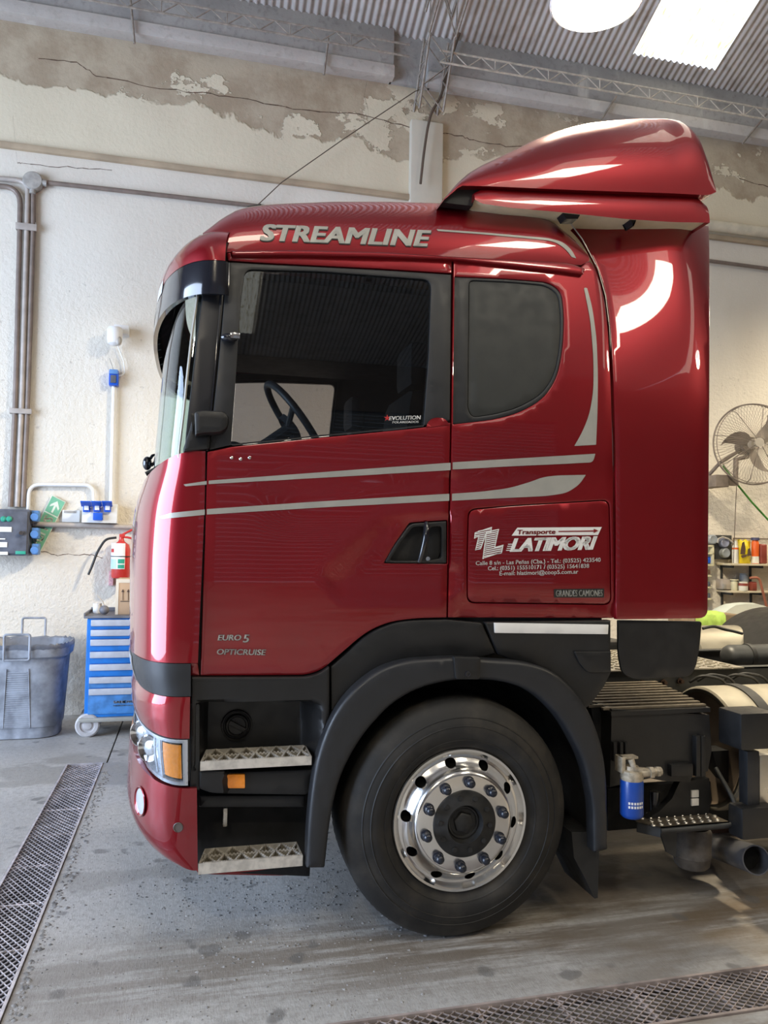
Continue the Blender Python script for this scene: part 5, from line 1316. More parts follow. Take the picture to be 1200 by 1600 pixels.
# control panel
def pbx(name, u0, v0, u1, v1, m, proud, parent=None, bev=.006, base=None, **k):
    b = B(); pxbox(b, u0, v0, u1, v1, (base if base is not None else YW)-proud, proud, bev); return b.done(name, m, parent, **k)
M['panel_blue'] = mat('dark_grey_blue_enamel', (.10, .11, .14), .4, var=.25, vscale=10); M['lbl'] = mat('paper_label', (.75, .75, .74), .6, var=.04); M['green'] = mat('green_plastic', (.03, .32, .22), .4, var=.05)
cp = empty('control_panel', atY(20, 870, YW), 'dark blue grey electrical control box at the left edge with green lamps', 'control box')
pbx('housing', -45, 795, 45, 868, 'panel_blue', .20, cp, .008); pbx('cover', -42, 798, 42, 865, 'panel_blue', .215, cp, .006)
for u in (-6, 5.5, 14.5): 
    b = B(); b.lathe(atY(u, 811, YW-.215), (0, -1, 0), [(0, .026), (.012, .024), (.02, .014), (.02, 0)], 18); b.done('lamp', 'green', cp)
for a in ((-12, 823, 18, 831), (-12, 841, 8, 843), (-12, 847, 11, 855), (-12, 862, 12, 867)): pbx('label_strip', *a, 'lbl', .222, cp, .001)
pbx('label_strip', 24, 861, 40, 866, 'green', .222, cp, .001); b = B(); b.lathe(atY(34, 833, YW-.215), (0, -1, 0), [(0, .022), (.03, .018), (.03, 0)], 16); b.done('knob', 'chrome', cp)
M['plug_blue'] = mat('blue_plug_plastic', (.10, .24, .52), .4, var=.1); M['socket_blue'] = mat('strong_blue_plastic', (.01, .09, .55), .35, var=.06)
for v in (806, 833, 858):
    b = B(); p = atY(49, v, YW-.16); b.box(p+Vector((0, 0, -.05)), p+Vector((.06, .10, .05)), .01); b.cyl(p+Vector((.03, .05, 0)), p+Vector((.03, -.03, -.01)), .034, 14); b.done('side_socket', 'plug_blue', cp)
# exit sign
M['exit_green'] = mat('faded_green_sign', (.16, .42, .26), .5, var=.1); M['exit_pale'] = mat('pale_sign_print', (.66, .70, .58), .5, var=.05)
Ys = YW-.03
C0, C1 = Vector((52, 858)), Vector((92, 779)); ax_ = (C1-C0).normalized(); nx_ = Vector((-ax_.y, ax_.x)); nx_ = nx_ if nx_.x > 0 else -nx_
sg = lambda l, w_: C0+ax_*l+nx_*w_
b = B(); Ls = (C1-C0).length; P = [sg(0, -12), sg(Ls, -12), sg(Ls, 12), sg(0, 12)]; b.prism([atY(p.x, p.y, Ys) for p in P], (0, .008, 0)); sign = setp(b.done('exit_sign', 'exit_pale'), 'tilted green exit sign with an arrow above the control box plugs', 'sign')
# (the sign is a thing: its print are parts)
for l0, l1 in ((1, 60), (62, Ls-1)):
    b = B(); P = [sg(l0, -11), sg(l1, -11), sg(l1, 11), sg(l0, 11)]; b.prism([atY(p.x, p.y, Ys-.002) for p in P], (0, .002, 0)); b.done('green_field', 'exit_green', sign)
b = B(); P = [sg(65, -1.8), sg(76, -1.8), sg(76, -8), sg(84, 0), sg(76, 8), sg(76, 1.8), sg(65, 1.8)]
P = [sg(64, -1.6), sg(76, -1.6), sg(71, -7.5), sg(75, -7.5), sg(84, 0), sg(75, 7.5), sg(71, 7.5), sg(76, 1.6), sg(64, 1.6)]
b.prism([atY(p.x, p.y, Ys-.004) for p in P], (0, .002, 0)); b.done('arrow', 'exit_pale', sign)
text_map('lettering', 'SALIDA', lambda a, h: (lambda p: atY(p.x, p.y, Ys-.0035))(sg(57-a*55, -7+h*14)), 'exit_pale', sign, .03)
# thermostat plate, socket board, conduits
wp = pbx('wall_plate', 97, 797, 124.5, 816, 'plate', .03, label='small white wall plate between exit sign and socket board', bev=.006) if M.setdefault('plate', mat('off_white_plastic', (.72, .72, .70), .4, var=.03)) else None
wp['category'] = 'wall plate'; pbx('grille', 100, 798, 119, 801.5, 'box_grey', .034, wp, .001)
sb = empty('socket_board', atY(155, 818, YW), 'cream socket board with three white sockets under blue flip covers', 'socket board')
pbx('board', 128, 787, 183, 817, 'plate', .13, sb, .004)
for k, u in enumerate((135, 151.5, 168)):
    b = B(); pxbox(b, u-5.5, 788, u+5.5, 800, YW-.16, .03, .005); so = b.done('socket', 'socket_blue', sb); b = B(); pxbox(b, u-3.6, 790, u+3.6, 797, YW-.172, .014, .003); b.done('face', 'plate', so)
    b = B(); p = atY(u, 787.5, YW-.16); b.box(p+Vector((-.045, -.075, -.006)), p+Vector((.045, .01, .006)), .003, rot=Matrix.Rotation(-.5, 3, 'X')); b.done('flap', 'socket_blue', so)
pbx('socket', 145, 801, 160, 813, 'socket_blue', .19, sb, .008)
cond([(44, 796), (45.5, 757), (146, 758), (146.5, 788)], .017, 'pvc', 'white conduit arching from the control box to the socket board', rb=.12)
cond([(178, 604), (173.5, 786)], .020, 'pvc', 'straight white conduit rising from socket board to blue box', rb=0)
cond([(52, 819), (130, 821), (240, 825)], .024, 'conduit_pale', 'beige pipe running level below the socket board', rb=0)
b = empty('detector', atY(178, 540, YW), 'white motion detector on the wall above the blue box', 'detector'); det = b
b = B(); c = atY(177, 516, YW-.16); c2 = atY(179, 540, YW-.16); b.lathe(c2, (0, 0, 1), [(0, .0001), (.004, .04), (.02, .062), (.06, .07), (.15, .07), (.17, .06), (.175, 0)], 24); b.done('head', 'pvc', det)
b = B(); b.box(atY(178, 520, YW-.12), atY(203, 517, YW)+Vector((0, 0, .02)), .004); b.done('arm', 'pvc', det); b = B(); b.sphere(atY(185, 532, YW-.20), .03, sc=(1, .8, 1.5)); b.done('lens', 'box_grey', det)
cond([(184, 540), (194, 566), (195, 584), (186, 588)], .006, 'pvc', 'thin white lead hanging from the detector to the blue box', cat='cable', name='cable')
bb = pbx('blue_box', 170, 578, 185, 602, 'socket_blue', .09, label='small blue switch box on top of the white conduit', bev=.01); bb['category'] = 'switch box'; pbx('window', 172.5, 586, 181, 598, 'panel_blue', .10, bb, .003); pbx('flap', 171, 577, 184, 584, 'plug_blue', .105, bb, .004)
cond([(171, 560), (176, 574), (177, 580)], .004, 'box_grey', 'short wire sticking up above the blue box', cat='cable', name='cable')
# ---- fire extinguisher
ex = empty('fire_extinguisher', atY(188, 905, YW-.1), 'white labelled fire extinguisher with red handle hanging on the wall', 'extinguisher')
cb_ = atY(188, 903, YW-.13); ct = atY(188, 846, YW-.13); hh = ct.z-cb_.z; M['ext_red'] = mat('extinguisher_red', (.52, .035, .03), .35, coat=.3, var=.06); M['sheet'] = mat('clear_cover_sheet', (.76, .76, .78), .45, var=.05)
b = B(); b.lathe(cb_, (0, 0, 1), [(0, .0001), (0, .075), (.012, .083), (hh-.08, .083), (hh-.03, .07), (hh, .03), (hh+.02, .022), (hh+.04, .022), (hh+.04, 0)], 32); b.done('cylinder', 'ext_red', ex)
b = B(); n = 20; aa = [-1.5+2.0*i/n for i in range(n+1)]
b.grid([[cb_+Vector((.0885*math.sin(a), -.0885*math.cos(a), z)) for a in aa] for z in (hh*.25, hh*.95)]); b.done('label_sheet', 'sheet', ex, recalc=False)
def wrap(name, a0, a1, z0, z1, m, r=.0895):
    b = B(); b.grid([[cb_+Vector((r*math.sin(a0+(a1-a0)*i/8), -r*math.cos(a0+(a1-a0)*i/8), z)) for i in range(9)] for z in (z0*hh, z1*hh)]); b.done(name, m, ex, recalc=False)
wrap('label_field', -1.3, -.35, .26, .52, 'lblue') if M.setdefault('lblue', mat('pale_blue_print', (.45, .62, .75), .5, var=.1)) else None
wrap('label_field', -.22, .45, .40, .52, 'green'); wrap('label_field', -.22, .45, .27, .37, 'green'); wrap('label_field', -1.25, -.7, .70, .80, 'ext_red')
b = B(); b.lathe(cb_+Vector((0, 0, hh*.58)), (0, 0, 1), [(0, .091), (.008, .091)], 32); b.done('band', 'rubber', ex)
b = B(); t0 = cb_+Vector((0, 0, hh+.04)); b.box(t0+Vector((-.02, -.02, 0)), t0+Vector((.03, .02, .03)), .005); b.tube([t0+Vector((0, 0, .02)), t0+Vector((.12, -.01, .085))], .010, 8); b.tube([t0+Vector((0, 0, .0)), t0+Vector((.05, -.01, 0)), t0+Vector((.14, -.01, -.02))], .010, 8); b.done('handle', 'ext_red', ex)
b = B(); b.tube(bend([atY(u, v, YW-.14) for u, v in ((182, 840), (165, 842), (152, 862), (144, 884), (138, 898))], .2), .011, 8); b.done('hose', 'rubber', ex)
pbx('tag', 170, 892, 177, 915, 'pinkish', .03, ex, .001) if M.setdefault('pinkish', mat('faded_red_print', (.70, .40, .42), .6, var=.2, vscale=60)) else None
# ---- tool cabinet
Yc_ = atZ(135, 1152, 0).y; zcb = atY(150, 1121, Yc_).z; x0 = atY(137.5, 1040, Yc_).x; x1 = x0+.72; zct = atY(170, 966, Yc_).z
tc_ = empty('tool_cabinet', (x0+.35, Yc_, 0), 'blue roller tool cabinet with silver drawer handles beside the bin', 'tool cabinet')
b = B(); b.box((x0-.02, Yc_, zcb), (x1, Yc_+.45, zct), .012); b.done('body', 'cab_blue', tc_) if M.setdefault('cab_blue', mat('tool_cabinet_blue', (.015, .19, .60), .35, coat=.2, var=.12)) else None
b = B(); b.box((x0-.045, Yc_-.02, zct), (x1+.02, Yc_+.47, zct+.02), .008); b.box((x0-.045, Yc_-.02, zct+.02), (x0-.03, Yc_+.47, zct+.045), .004); b.box((x0-.045, Yc_+.455, zct+.02), (x1, Yc_+.47, zct+.055), .004); b.done('top_tray', 'traygrey', tc_) if M.setdefault('traygrey', mat('dark_tray_plastic', (.16, .16, .18), .5, var=.2)) else None
b = B(); b.box((x0-.06, Yc_-.03, zcb-.035), (x1+.02, Yc_+.47, zcb), .012); b.done('base_skirt', 'silver', tc_)
hv = [969, 984.5, 999.5, 1018.5, 1038, 1058, 1076, 1117]
M['pull'] = mat('pale_aluminium_pull', (.60, .61, .66), .35, .3, var=.1)
for i in range(7):
    za, zb_ = atY(170, hv[i]-1, Yc_).z, atY(170, hv[i+1]-2, Yc_).z
    b = B(); b.box((x0+.01, Yc_-.012, zb_), (x1-.02, Yc_+.01, za), .003); dr_ = b.done('drawer', 'cab_blue' if i < 5 else 'cab_blue2', tc_) if M.setdefault('cab_blue2', mat('scuffed_cabinet_blue', (.06, .22, .52), .5, var=.25, vscale=12)) else None
    b = B(); b.box((x0+.015, Yc_-.03, za-.052), (x1-.02, Yc_-.010, za), .006); b.done('pull', 'pull', dr_)
    if i == 6:
        f_ = lambda dz, h: (lambda a, t: Vector((x0+.21+a*.34, Yc_-.0135, za-dz+t*h)))
        text_map('lettering', 'SANDVIK BELZER', f_(.125, .02), WF, dr_, .05); text_map('lettering', 'SERVICIO TECNICO', f_(.15, .009), WF, dr_, .03)
for wx in (x0+.01, x1-.06):
    for wy in (Yc_+.02, Yc_+.38):
        c = Vector((wx, wy, .097)); b = B(); b.lathe(c, (0, -1, 0), [(-.02, .0001), (-.02, .085), (-.012, .097), (.022, .097), (.03, .085), (.028, .06), (.018, .055), (.018, .04), (.026, .036), (.03, .018), (.03, 0)], 32); b.done('wheel', 'castor', tc_) if M.setdefault('castor', mat('pale_castor_rubber', (.52, .50, .50), .5, var=.12)) else None
# things on the cabinet
ztt = zct+.021
cbx = B(); bx0, bx1 = atY(181, 930, Yc_+.1).x, atY(250, 930, Yc_+.1).x; zt_ = atY(190, 905, Yc_+.1).z; cbx.box((bx0, Yc_+.1, ztt), (bx1, Yc_+.42, zt_), .004); M['card'] = mat('brown_cardboard', (.50, .33, .20), .8, var=.08, vscale=6); M['tape'] = mat('pale_tape', (.72, .64, .52), .5, var=.04); M['ink'] = mat('dark_print', (.08, .045, .03), .7, var=0)
cbo = setp(cbx.done('cardboard_box', 'card'), 'brown cardboard box with two up arrows on the tool cabinet', 'box')
b = B(); b.box((bx0-.001, Yc_+.097, zt_-.03), (bx1, Yc_+.1, zt_+.001)); b.box((bx0-.002, Yc_+.097, ztt), (bx0+.022, Yc_+.1, zt_-.03)); b.done('tape', 'tape', cbo)
for u in (192, 200.5):
    p = lambda uu, vv: atY(uu, vv, Yc_+.096); b = B(); b.prism([p(u-.35, 938), p(u+.35, 938), p(u+.35, 925), p(u+2.4, 925), p(u, 920.5), p(u-2.4, 925), p(u-.35, 925)], (0, .002, 0)); b.done('up_arrow', 'ink', cbo)
b = B(); b.prism([p(188, 939), p(206, 939), p(206, 940), p(188, 940)], (0, .002, 0)); b.done('printed_line', 'ink', cbo)
c = atZ(152, 961, ztt); b = B(); c = Vector((atY(152, 955, Yc_+.24).x, Yc_+.24, ztt)); b.lathe(c, (0, 0, 1), [(0, .0001), (0, .034), (.005, .036), (.085, .036), (.088, .0001)], 20); setp(b.done('white_tub', 'pvc'), 'small white tub standing on the tool cabinet tray', 'tub')
c = Vector((atY(163, 955, Yc_+.10).x, Yc_+.10, ztt)); oc = empty('oil_can', c, 'dark round oil can with thin curved spout on the cabinet', 'oil can'); b = B(); b.sphere(c+Vector((0, 0, .040)), .041, sc=(1, 1, .95)); b.done('body', 'traygrey', oc); b = B(); b.tube(bend([c+Vector((0, 0, .075)), c+Vector((-.02, 0, .11)), c+Vector((-.07, 0, .16))], .05), [.006]*2+[.004]*7, 8) if False else b.tube([c+Vector((0, 0, .07)), c+Vector((-.015, 0, .105)), c+Vector((-.04, 0, .14)), c+Vector((-.065, 0, .165))], [.006, .005, .004, .003], 8); b.done('spout', 'steel', oc)
# ---- grey plastic bin
Yb = atZ(45, 1157, 0).y; bc = Vector((atY(24, 1157, Yb).x, Yb+.27, 0)); zr = atY(40, 1010, Yb-.03).z; W0, D0 = .295, .23; W1, D1 = .352, .30
M['bin'] = mat('scuffed_grey_plastic', (.30, .32, .36), .55, var=.35, vscale=7, bump=.1); M['bag'] = mat('grey_blue_bin_bag', (.15, .165, .20), .35, var=.2, vscale=10)
bn = empty('waste_bin', bc, 'scuffed grey plastic bin lined with a bag by the wall', 'bin')
def brow(t, e=0., z=None, nn=64):
    w_, d_ = W0+(W1-W0)*t+e, D0+(D1-D0)*t+e; return [Vector((bc.x+w_*expo(math.cos(a), 3.4), bc.y+d_*expo(math.sin(a), 3.4), zr*t if z is None else z)) for a in (2*math.pi*i/nn for i in range(nn+1))]
b = B(); b.grid([brow(0, -.01, .0), brow(.0, .004, .008), brow(.02), brow(.12), brow(.125, .008), brow(.5, .004), brow(.86), brow(.88, .022), brow(.95, .026), brow(.985, .02), brow(1., .012), brow(1., -.008), brow(.9, -.012), brow(.12, -.012), brow(.03, -.015)]); b.bm.faces.new([b.bm.verts.new(p) for p in brow(.03, -.015)[:-1]]); bmesh.ops.remove_doubles(b.bm, verts=b.bm.verts[:], dist=1e-5); b.done('tub', 'bin', bn)
b = B(); f = lambda u, v, t: None
for k in range(26):
    t = .14+.60*k/26; w_ = .085-.012*t*2+.02*(1-t); y = bc.y-(D0+(D1-D0)*t)-.006; z = zr*t; b.box((bc.x-w_, y-.003, z), (bc.x+w_, y+.012, z+.006), .001)
b.done('rib_panel', 'bin', bn, kind='stuff')
for s_ in (-1, 1):
    b = B(); b.tube([Vector((bc.x+s_*(.105-.03*t), bc.y-(D0+(D1-D0)*t)-.007, zr*t)) for t in (.13, .76)], .004, 6); b.done('rib_edge', 'bin', bn)
def bag():
    b = B(); rows = []; nn = 96
    for t, e, dz in ((.965, .026, 0), (.99, .024, .004), (1.008, .014, .006), (1.0, -.01, 0), (.9, -.03, 0), (.75, -.06, 0), (.68, -.12, 0), (.66, -.22, 0)):
        r_ = brow(t, e, None, nn); rows.append([p+Vector((0, 0, dz+.007*math.sin(i*1.9)*math.sin(i*.37+t*9)+random.uniform(-.003, .003))) for i, p in enumerate(r_)])
    for r_ in rows: r_[-1] = r_[0]
    b.grid(rows); b.bm.faces.new([b.bm.verts.new(p) for p in rows[-1][:-1]]); bmesh.ops.remove_doubles(b.bm, verts=b.bm.verts[:], dist=1e-5); return b.done('bag', 'bag', bn)
bag()
for sy in (-1, 1):
    y = bc.y+sy*(D1+.035); zt3 = zr*1.0; hw = .095; b = B()
    if sy < 0: P = [(bc.x-hw, y, zr*.86), (bc.x-hw, y-.01, zr+.10), (bc.x+hw, y-.01, zr+.10), (bc.x+hw, y, zr*.86), (bc.x-hw, y, zr*.86)]
    else: P = [(bc.x-hw, y, zr*.98), (bc.x-hw, y, zr+.17), (bc.x+hw, y, zr+.17), (bc.x+hw, y, zr*.98)]
    P = [Vector(q) for q in P]; b.tube(bend(P, .02), .010, 8); b.done('handle', 'bin', bn)
b = B(); 
for k in range(3):
    p = bc+Vector((-.14+.14*k, .05*(k % 2)-.02, zr*.66+.04)); b = B(); b.sphere(p+Vector((0, 0, .02)), .058, sc=(1, .9, .6), seg=10)
    for v in b.bm.verts: v.co += Vector((random.uniform(-.012, .012), random.uniform(-.012, .012), random.uniform(-.012, .012)))
    setp(b.done('crumpled_paper', 'lbl' if k % 2 else 'sheet', ang=20), ('leftmost', 'middle', 'rightmost')[k]+' ball of crumpled pale paper inside the grey waste bin', 'rubbish', 'rubbish in the bin')
M['pinkhose'] = mat('dark_pink_hose', (.28, .04, .10), .5, var=.1)
b = B(); b.tube(bend([atZ(u, v, .025) for u, v in ((90, 1108), (104, 1108), (128, 1104), (190, 1100))], .2), .014, 8); setp(b.done('hose', 'pinkhose'), 'dark pink hose lying on the floor between bin and cabinet', 'hose')

# ================================================================== BACK WALL, RIGHT
cond([(1040, 341), (1111, 352), (1240, 369)], .062, 'cream_pipe', 'thick cream pipe along the wall right of the spoiler', YW-.09, 0, 'pipe', 'pipe') if M.setdefault('cream_pipe', mat('cream_painted_pipe', (.62, .56, .44), .5, var=.15, vscale=5)) else None
# wall fan
fan = empty('wall_fan', atY(1172, 757, YW-.6), 'large dusty caged wall fan right of the truck', 'fan'); M['fan'] = mat('dusty_fan_brown', (.20, .165, .14), .6, .1, var=.2); M['wire'] = mat('fan_wire', (.33, .28, .22), .5, .3, var=.1); M['fanhub'] = mat('fan_hub_pale', (.52, .47, .40), .5, var=.1)
fc = atY(1177, 694, YW-.62); fr_ = (atY(1177, 694, YW-.62).z-atY(1177, 757, YW-.62).z); fx = Vector((-.22, -1, .02)).normalized(); e1 = fx.cross(Vector((0, 0, 1))).normalized(); e2 = e1.cross(fx).normalized()
cc = lambda r, a, d=0.: fc+e1*(r*math.cos(a))+e2*(r*math.sin(a))+fx*d
b = B(); b.tube([cc(fr_, 2*math.pi*i/64) for i in range(64)], .009, 6, closed=True); b.tube([cc(fr_*.98, 2*math.pi*i/64, .06) for i in range(64)], .004, 5, closed=True); b.done('cage_ring', 'fan', fan)
b = B()
for k in range(72):
    a = 2*math.pi*k/72; b.tube([cc(.06, a+.25, .13), cc(fr_*.55, a+.08, .12), cc(fr_*.9, a, .07), cc(fr_, a, .0)], .0017, 4, cap=False); b.tube([cc(.1, a, -.10), cc(fr_*.6, a, -.10), cc(fr_*.92, a, -.05), cc(fr_, a, .0)], .0017, 4, cap=False)
b.done('cage_wires', 'wire', fan, kind='stuff')
for k in range(8):
    a = 2*math.pi*k/8+.2; b = B(); b.tube([cc(.05, a, .135), cc(fr_*.9, a, .075), cc(fr_, a, 0)], .004, 5); b.done('cage_stay', 'fan', fan)
for k in range(3):
    a0 = math.radians(148+k*120); rows = []
    for i in range(12):
        t = i/11; r = .05+(fr_*.82-.05)*t; wd = (.075+.07*math.sin(math.pi*min(1, t*1.15)))*(1-t**5*.95); tw_ = .5-.35*t; row = []
        for j in range(6):
            s_ = j/5-.5; aa_ = a0+.55*t*t*(1 if True else 0)*-1+(s_*wd)/max(r, .09); row.append(cc(r, aa_, s_*wd*math.sin(tw_)*1.2))
        rows.append(row)
    b = B(); b.grid(rows); b.grid([[p-fx*.003 for p in r_] for r_ in rows]); b.done('blade', 'fan', fan)
b = B(); b.lathe(fc, fx, [(-.02, .055), (.03, .055), (.05, .045), (.052, 0)], 24); b.lathe(fc+fx*.13, fx, [(-.005, .05), (.005, .05), (.008, .0)], 24); b.done('hub', 'fanhub', fan)
b = B(); b.lathe(fc-fx*.05, -fx, [(0, .0001), (0, .09), (.2, .085), (.24, .05), (.25, 0)], 20); b.tube([fc-fx*.12, fc-fx*.14-e2*.12, atY(1150, 718, YW-.5), atY(1149, 757, YW-.5)], .028, 10); b.done('motor', 'fan', fan)
b = B(); P0_ = atY(1149, 752, YW-.5); b.box(P0_+Vector((-.26, -.03, -.05)), P0_+Vector((.02, .03, .05)), .008); b.box(P0_+Vector((-.28, -.05, -.07)), Vector((P0_.x-.12, YW, P0_.z+.06)), .006); b.done('wall_arm', 'fan', fan)
b = B(); b.tube([atY(1105, 745, YW-.3), atY(1125, 723, YW-.5), fc-fx*.15], .02, 8); b.done('stay', 'fan', fan)
M['greencab'] = mat('green_cable', (.05, .22, .03), .5, var=.15)
pipe('cable', [(1130, 728), (1148, 752), (1175, 785), (1235, 850)], .011, 'greencab', 'green cable sloping down to the right beneath the fan', 'cable', Y=YW-.3)
pipe('cable', [(1151, 756), (1149, 800), (1146, 880)], .004, 'cable', 'thin dark lead hanging down from the fan arm', 'cable', Y=YW-.3)
pipe('cable', [(1144, 859), (1146, 841), (1240, 843)], .006, 'cable', 'dark wall cable running along above the shelf goods', 'cable', Y=YW-.02)
# switch board with gauges
swb = empty('gauge_board', atY(1125, 875, YW), 'dark board with two round pressure regulators beside the shelf', 'gauge board')
pbx('board', 1104, 836, 1143.5, 850, 'rail', .04, swb, .004); pbx('board', 1117.5, 850, 1143.5, 874, 'rail', .04, swb, .004)
for u, v, m_ in ((1128.5, 848, 'gauge'), (1130, 864, 'gauge2'), (1110, 843, 'gauge2')):
    M.setdefault('gauge', mat('blue_grey_gauge', (.24, .26, .36), .4, var=.1)); M.setdefault('gauge2', mat('grey_gauge', (.28, .31, .34), .4, var=.1)); b = B(); b.lathe(atY(u, v, YW-.04), (0, -1, 0), [(0, .055), (.05, .055), (.06, .045), (.055, .035), (.055, 0)], 24); b.done('regulator', m_, swb)
b = B(); b.tube([atY(u, v, YW-.12) for u, v in ((1121, 848), (1122, 842), (1129, 839), (1138, 842), (1145, 848))], .01, 8); b.done('lead', 'box_grey', swb)
M['cream_rack'] = mat('cream_metal_rack', (.55, .52, .36), .5, var=.1)
rk = empty('parts_rack', atY(1108, 955, YW), 'narrow cream small parts rack at the edge of the deflector', 'rack')
for i, v in enumerate((852, 864, 882, 899, 917, 935)): pbx('rack_shelf', 1085, v, 1116 if i < 3 else 1112, v+2.2, 'cream_rack', .16, rk, .002)
pbx('rack_back', 1085, 852, 1108, 948, 'cream_rack', .02, rk, .002); pbx('rack_side', 1113.5, 852, 1116, 882, 'cream_rack', .16, rk, .002)
for i, (v, c_) in enumerate(((872, 'socket_blue'), (892, 'rust'), (911, 'panel_blue'), (929, 'panel_blue'))):
    setp(pbx('parts_box', 1104, v-2, 1111 - (i > 0)*1, v+(8 if i == 0 else 5), c_, .10, base=YW-.025, bev=.004), ('blue box', 'brown box', 'grey box', 'lowest grey box')[i]+' standing in the narrow cream rack', 'box')
# shelves with goods
def shelf(name, label, u0, u1, v, dp):
    t = empty(name, atY((u0+u1)/2, v, YW), label, 'shelf'); Yf_ = YW-dp; z = atY((u0+u1)/2, v, Yf_).z; x0, x1 = atY(u0, v, Yf_).x, atY(u1, v, Yf_).x
    b = B(); b.box((x0, Yf_, z-.022), (x1, YW, z), .003); b.done('board', 'shelfm', t)
    for x in (x0+.06, x0+.45, x1-.2): b = B(); b.box((x, Yf_+.05, z-.05), (x+.02, YW, z-.022)); b.box((x, YW-.02, z-.3), (x+.02, YW, z-.022)); b.done('bracket', 'rail', t)
    return z, Yf_
M['shelfm'] = mat('pale_shelf_board', (.52, .46, .34), .55, var=.12)
z1, Yq = shelf('wall_shelf', 'upper pale wall shelf with bottles and a yellow bag', 1142, 1290, 881.5, .26)
z2, Yq2 = shelf('wall_shelf', 'lower wall shelf with cups under the yellow bag', 1141, 1290, 923.5, .24)
def bottle(u, vt, z, Y, r, m, label, cat, name, neck=.35, cap=None, sh=.78, band=None):
    h = atY(u, vt, Y).z-z; c = Vector((atY(u, 860, Y).x, Y, z)); t = empty(name, c, label, cat); b = B()
    b.lathe(c, (0, 0, 1), [(0, .0001), (0, r*.92), (.008, r), (h*sh, r), (h*(sh+.08), r*.8), (h*(sh+.12), r*neck), (h, r*neck), (h, 0)], 24); b.done('body', m, t)
    if cap: b = B(); b.lathe(c+Vector((0, 0, h*(sh+.10))), (0, 0, 1), [(0, r*neck*1.5), (h*(.9-sh), r*neck*1.4), (h*(.9-sh), 0)], 20); b.done('cap', cap, t)
    if band: 
        for (s0_, s1_, mm) in band: b = B(); b.lathe(c, (0, 0, 1), [(h*s0_, r*1.005), (h*s0_, r*1.015), (h*s1_, r*1.015), (h*s1_, r*1.005)], 24); b.done('label_band', mm, t)
    return t
M['orange'] = mat('orange_print', (.75, .13, .02), .4, var=.04); M['white_pl'] = mat('white_bottle_plastic', (.70, .68, .60), .4, var=.04); M['brownpl'] = mat('red_brown_plastic', (.24, .05, .035), .45, var=.06); M['navy'] = mat('navy_cap', (.05, .05, .11), .4, var=0)
bottle(1149, 845, z1, YW-.14, .034, 'white_pl', 'white squeeze bottle with an orange ring on the upper shelf', 'bottle', 'squeeze_bottle', .3, 'white_pl', .72, [(.62, .70, 'orange')])
bottle(1180, 840, z1, YW-.16, .040, 'orange', 'orange and white spray can with navy cap on the upper shelf', 'can', 'spray_can', .8, 'navy', .80, [(.02, .28, 'white_pl')])
u0, u1 = 1189, 1199.5; tb = B(); x0_, x1_ = atY(u0, 865, YW-.2).x, atY(u1, 865, YW-.2).x; tb.box((x0_, YW-.2, z1), (x1_, YW-.05, atY(1192, 850, YW-.2).z), .02, seg=3); setp(tb.done('brown_canister', 'brownpl'), 'red brown rounded canister, rightmost on the upper shelf', 'canister')
bgx0, bgx1 = atY(1155.5, 865, YW-.16).x, atY(1175, 865, YW-.16).x; zt4 = atY(1165, 844, YW-.16).z; M['yellow'] = mat('yellow_bag_film', (.75, .60, .02), .35, var=.08, vscale=20)
b = B(); rows = []
for i in range(9):
    t = i/8; bulge = .05*math.sin(math.pi*min(1, t*1.05))+.008; rows.append([Vector((bgx0+(bgx1-bgx0)*(j/10)+.006*math.sin(i*2.1)*(1 if j in (0, 10) else 0), YW-.13-bulge*math.sin(math.pi*j/10)**.6+(.004*math.sin(i*3+j*2)), z1+(zt4-z1)*t+(.012*math.sin(j*1.3) if i == 8 else 0))) for j in range(11)])
b.grid(rows); b.grid([[Vector((p.x, 2*(YW-.13)-p.y, p.z)) for p in r_] for r_ in rows]); bmesh.ops.remove_doubles(b.bm, verts=b.bm.verts[:], dist=.002); yb_ = setp(b.done('yellow_bag', 'yellow'), 'yellow plastic bag with dark print on the upper shelf', 'bag')
for P in ([(1160, 848), (1163, 846), (1165, 858), (1164, 866), (1157, 866), (1158, 858)], [(1169, 858), (1172, 856), (1174, 868), (1168, 869)], [(1158, 868), (1168, 866), (1166, 870), (1160, 872)]):
    b = B(); ppoly(b, P, YW-.195, .004); b.done('dark_print', 'ink', yb_)
bottle(1147, 905, z2, YW-.14, .036, 'cream_rack', 'small cream jar, leftmost on the lower shelf', 'jar', 'jar', .9, 'cream_rack', .8)
bottle(1162, 896, z2, YW-.07, .048, 'gauge2', 'large pale mug behind the white and brown cup', 'mug', 'mug', .98, None, .85)
bottle(1161, 909, z2, YW-.20, .050, 'white_pl', 'white cup with a dark red band on the lower shelf', 'cup', 'cup', .96, None, .85, [(.55, .85, 'brownpl')])
bottle(1175.5, 909, z2, YW-.17, .046, 'brownpl', 'red brown cup next to the banded white cup', 'cup', 'cup', .97, None, .85)
sb2 = pbx('wall_socket_box', 1129, 905, 1144, 921, 'conduit_pale', .12, label='small beige socket box left of the lower shelf', bev=.008); sb2['category'] = 'socket box'; pbx('socket', 1130.5, 912, 1135, 920, 'box_grey', .135, sb2, .004)
b = B(); b.tube(bend([atY(u, v, YW-.34) for u, v in ((1172, 903), (1186, 902), (1192, 925), (1204, 975), (1222, 1060))], .08), .014, 8); setp(b.done('rusty_post', 'rustred'), 'bent reddish steel bar leaning in front of the lower shelf', 'bar') if M.setdefault('rustred', mat('reddish_steel', (.28, .10, .06), .6, .1, var=.2)) else None
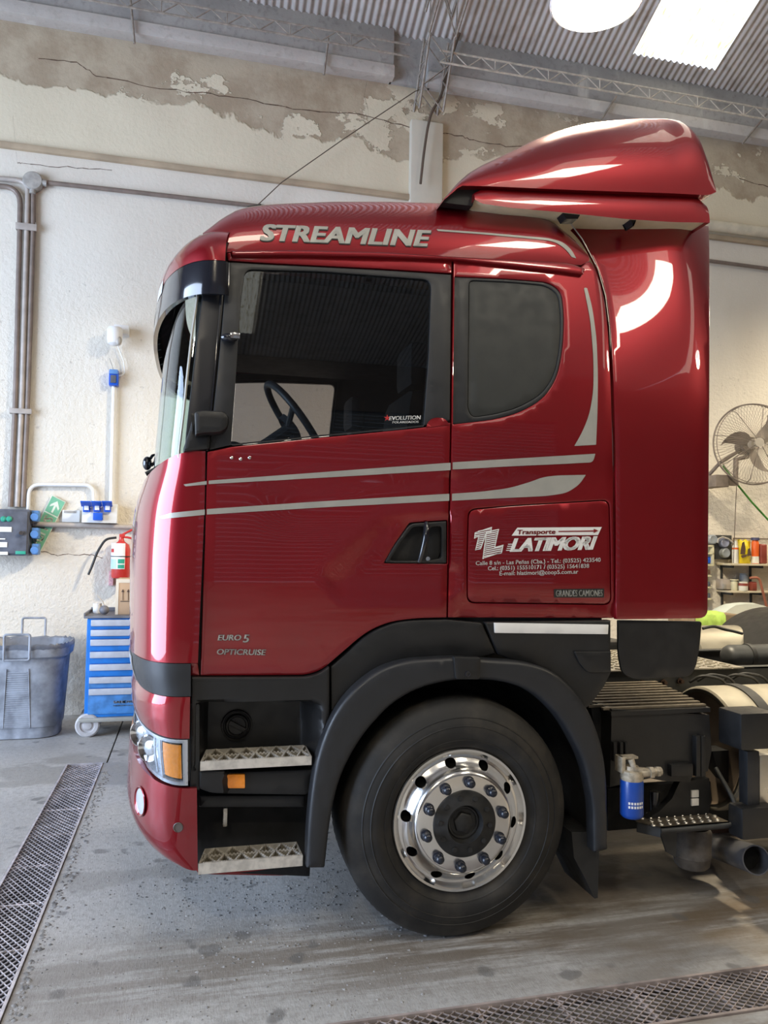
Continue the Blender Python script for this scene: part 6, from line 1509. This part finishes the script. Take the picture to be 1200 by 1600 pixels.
# bench with crate, rag and white panel
Yk = 6.55; zb3 = atY(1150, 992, Yk).z; xx0, xx1 = atY(1040, 990, Yk).x, atY(1290, 990, Yk).x
bench = empty('workbench', ((xx0+xx1)/2, Yk+.35, 0), 'brown workbench against the wall behind the chassis', 'workbench'); b = B(); b.box((xx0, Yk, zb3-.05), (xx1, Yk+.75, zb3), .004); b.done('top', 'card', bench)
for x in (xx0+.05, xx1-.12):
    for y in (Yk+.04, Yk+.62): b = B(); b.box((x, y, 0), (x+.07, y+.07, zb3-.05)); b.done('leg', 'rust', bench)
b = B(); cx0, cx1 = atY(1085, 975, Yk+.06).x, atY(1157, 975, Yk+.06).x; zt5 = atY(1140, 960, Yk+.06).z; b.box((cx0, Yk+.06, zb3), (cx1, Yk+.5, zt5), .02); setp(b.done('crate', 'crate'), 'brown box on the workbench under the lime green rag', 'box') if M.setdefault('crate', mat('dull_brown_box', (.26, .19, .12), .7, var=.2)) else None
b = B(); rx0, rx1 = atY(1086, 965, Yk+.05).x, atY(1134, 965, Yk+.05).x; rows = []
for i, (y, z) in enumerate(((Yk+.35, zt5+.012), (Yk+.2, zt5+.02), (Yk+.08, zt5+.014), (Yk+.045, zt5-.005), (Yk+.04, zt5-.08), (Yk+.038, zt5-.15))):
    rows.append([Vector((rx0+(rx1-rx0)*j/14, y+.006*math.sin(j*1.7+i), z+.006*math.sin(j*2.3+i*1.1))) for j in range(15)])
b.grid(rows); setp(b.done('rag', 'lime', recalc=False), 'lime green rag draped over the brown box on the bench', 'rag') if M.setdefault('lime', mat('lime_green_cloth', (.42, .62, .12), .8, var=.15, vscale=15)) else None
b = B(); rows = []; pp = [atY(u, v, Yk+.5) for u, v in ((1127, 957), (1136, 950), (1145, 945), (1160, 943), (1178, 943.5), (1192, 947), (1200, 956), (1206, 972))]
for y, k_ in ((Yk+.45, 1.), (Yk+.52, 1.04), (Yk+.62, 1.0), (Yk+.70, .9)): rows.append([Vector((p.x, y, zb3+(p.z-zb3)*k_)) for p in pp])
b.grid(rows); b.grid([[Vector((p.x, Yk+.45, zb3)) for p in pp], rows[0]]); b.grid([[Vector((p.x, Yk+.70, zb3)) for p in pp], rows[-1]]); setp(b.done('white_fairing', 'pale_green_white'), 'pale curved body panel standing on the bench behind the mudguard', 'panel') if M.setdefault('pale_green_white', mat('pale_painted_panel', (.62, .68, .64), .4, coat=.3, var=.04)) else None
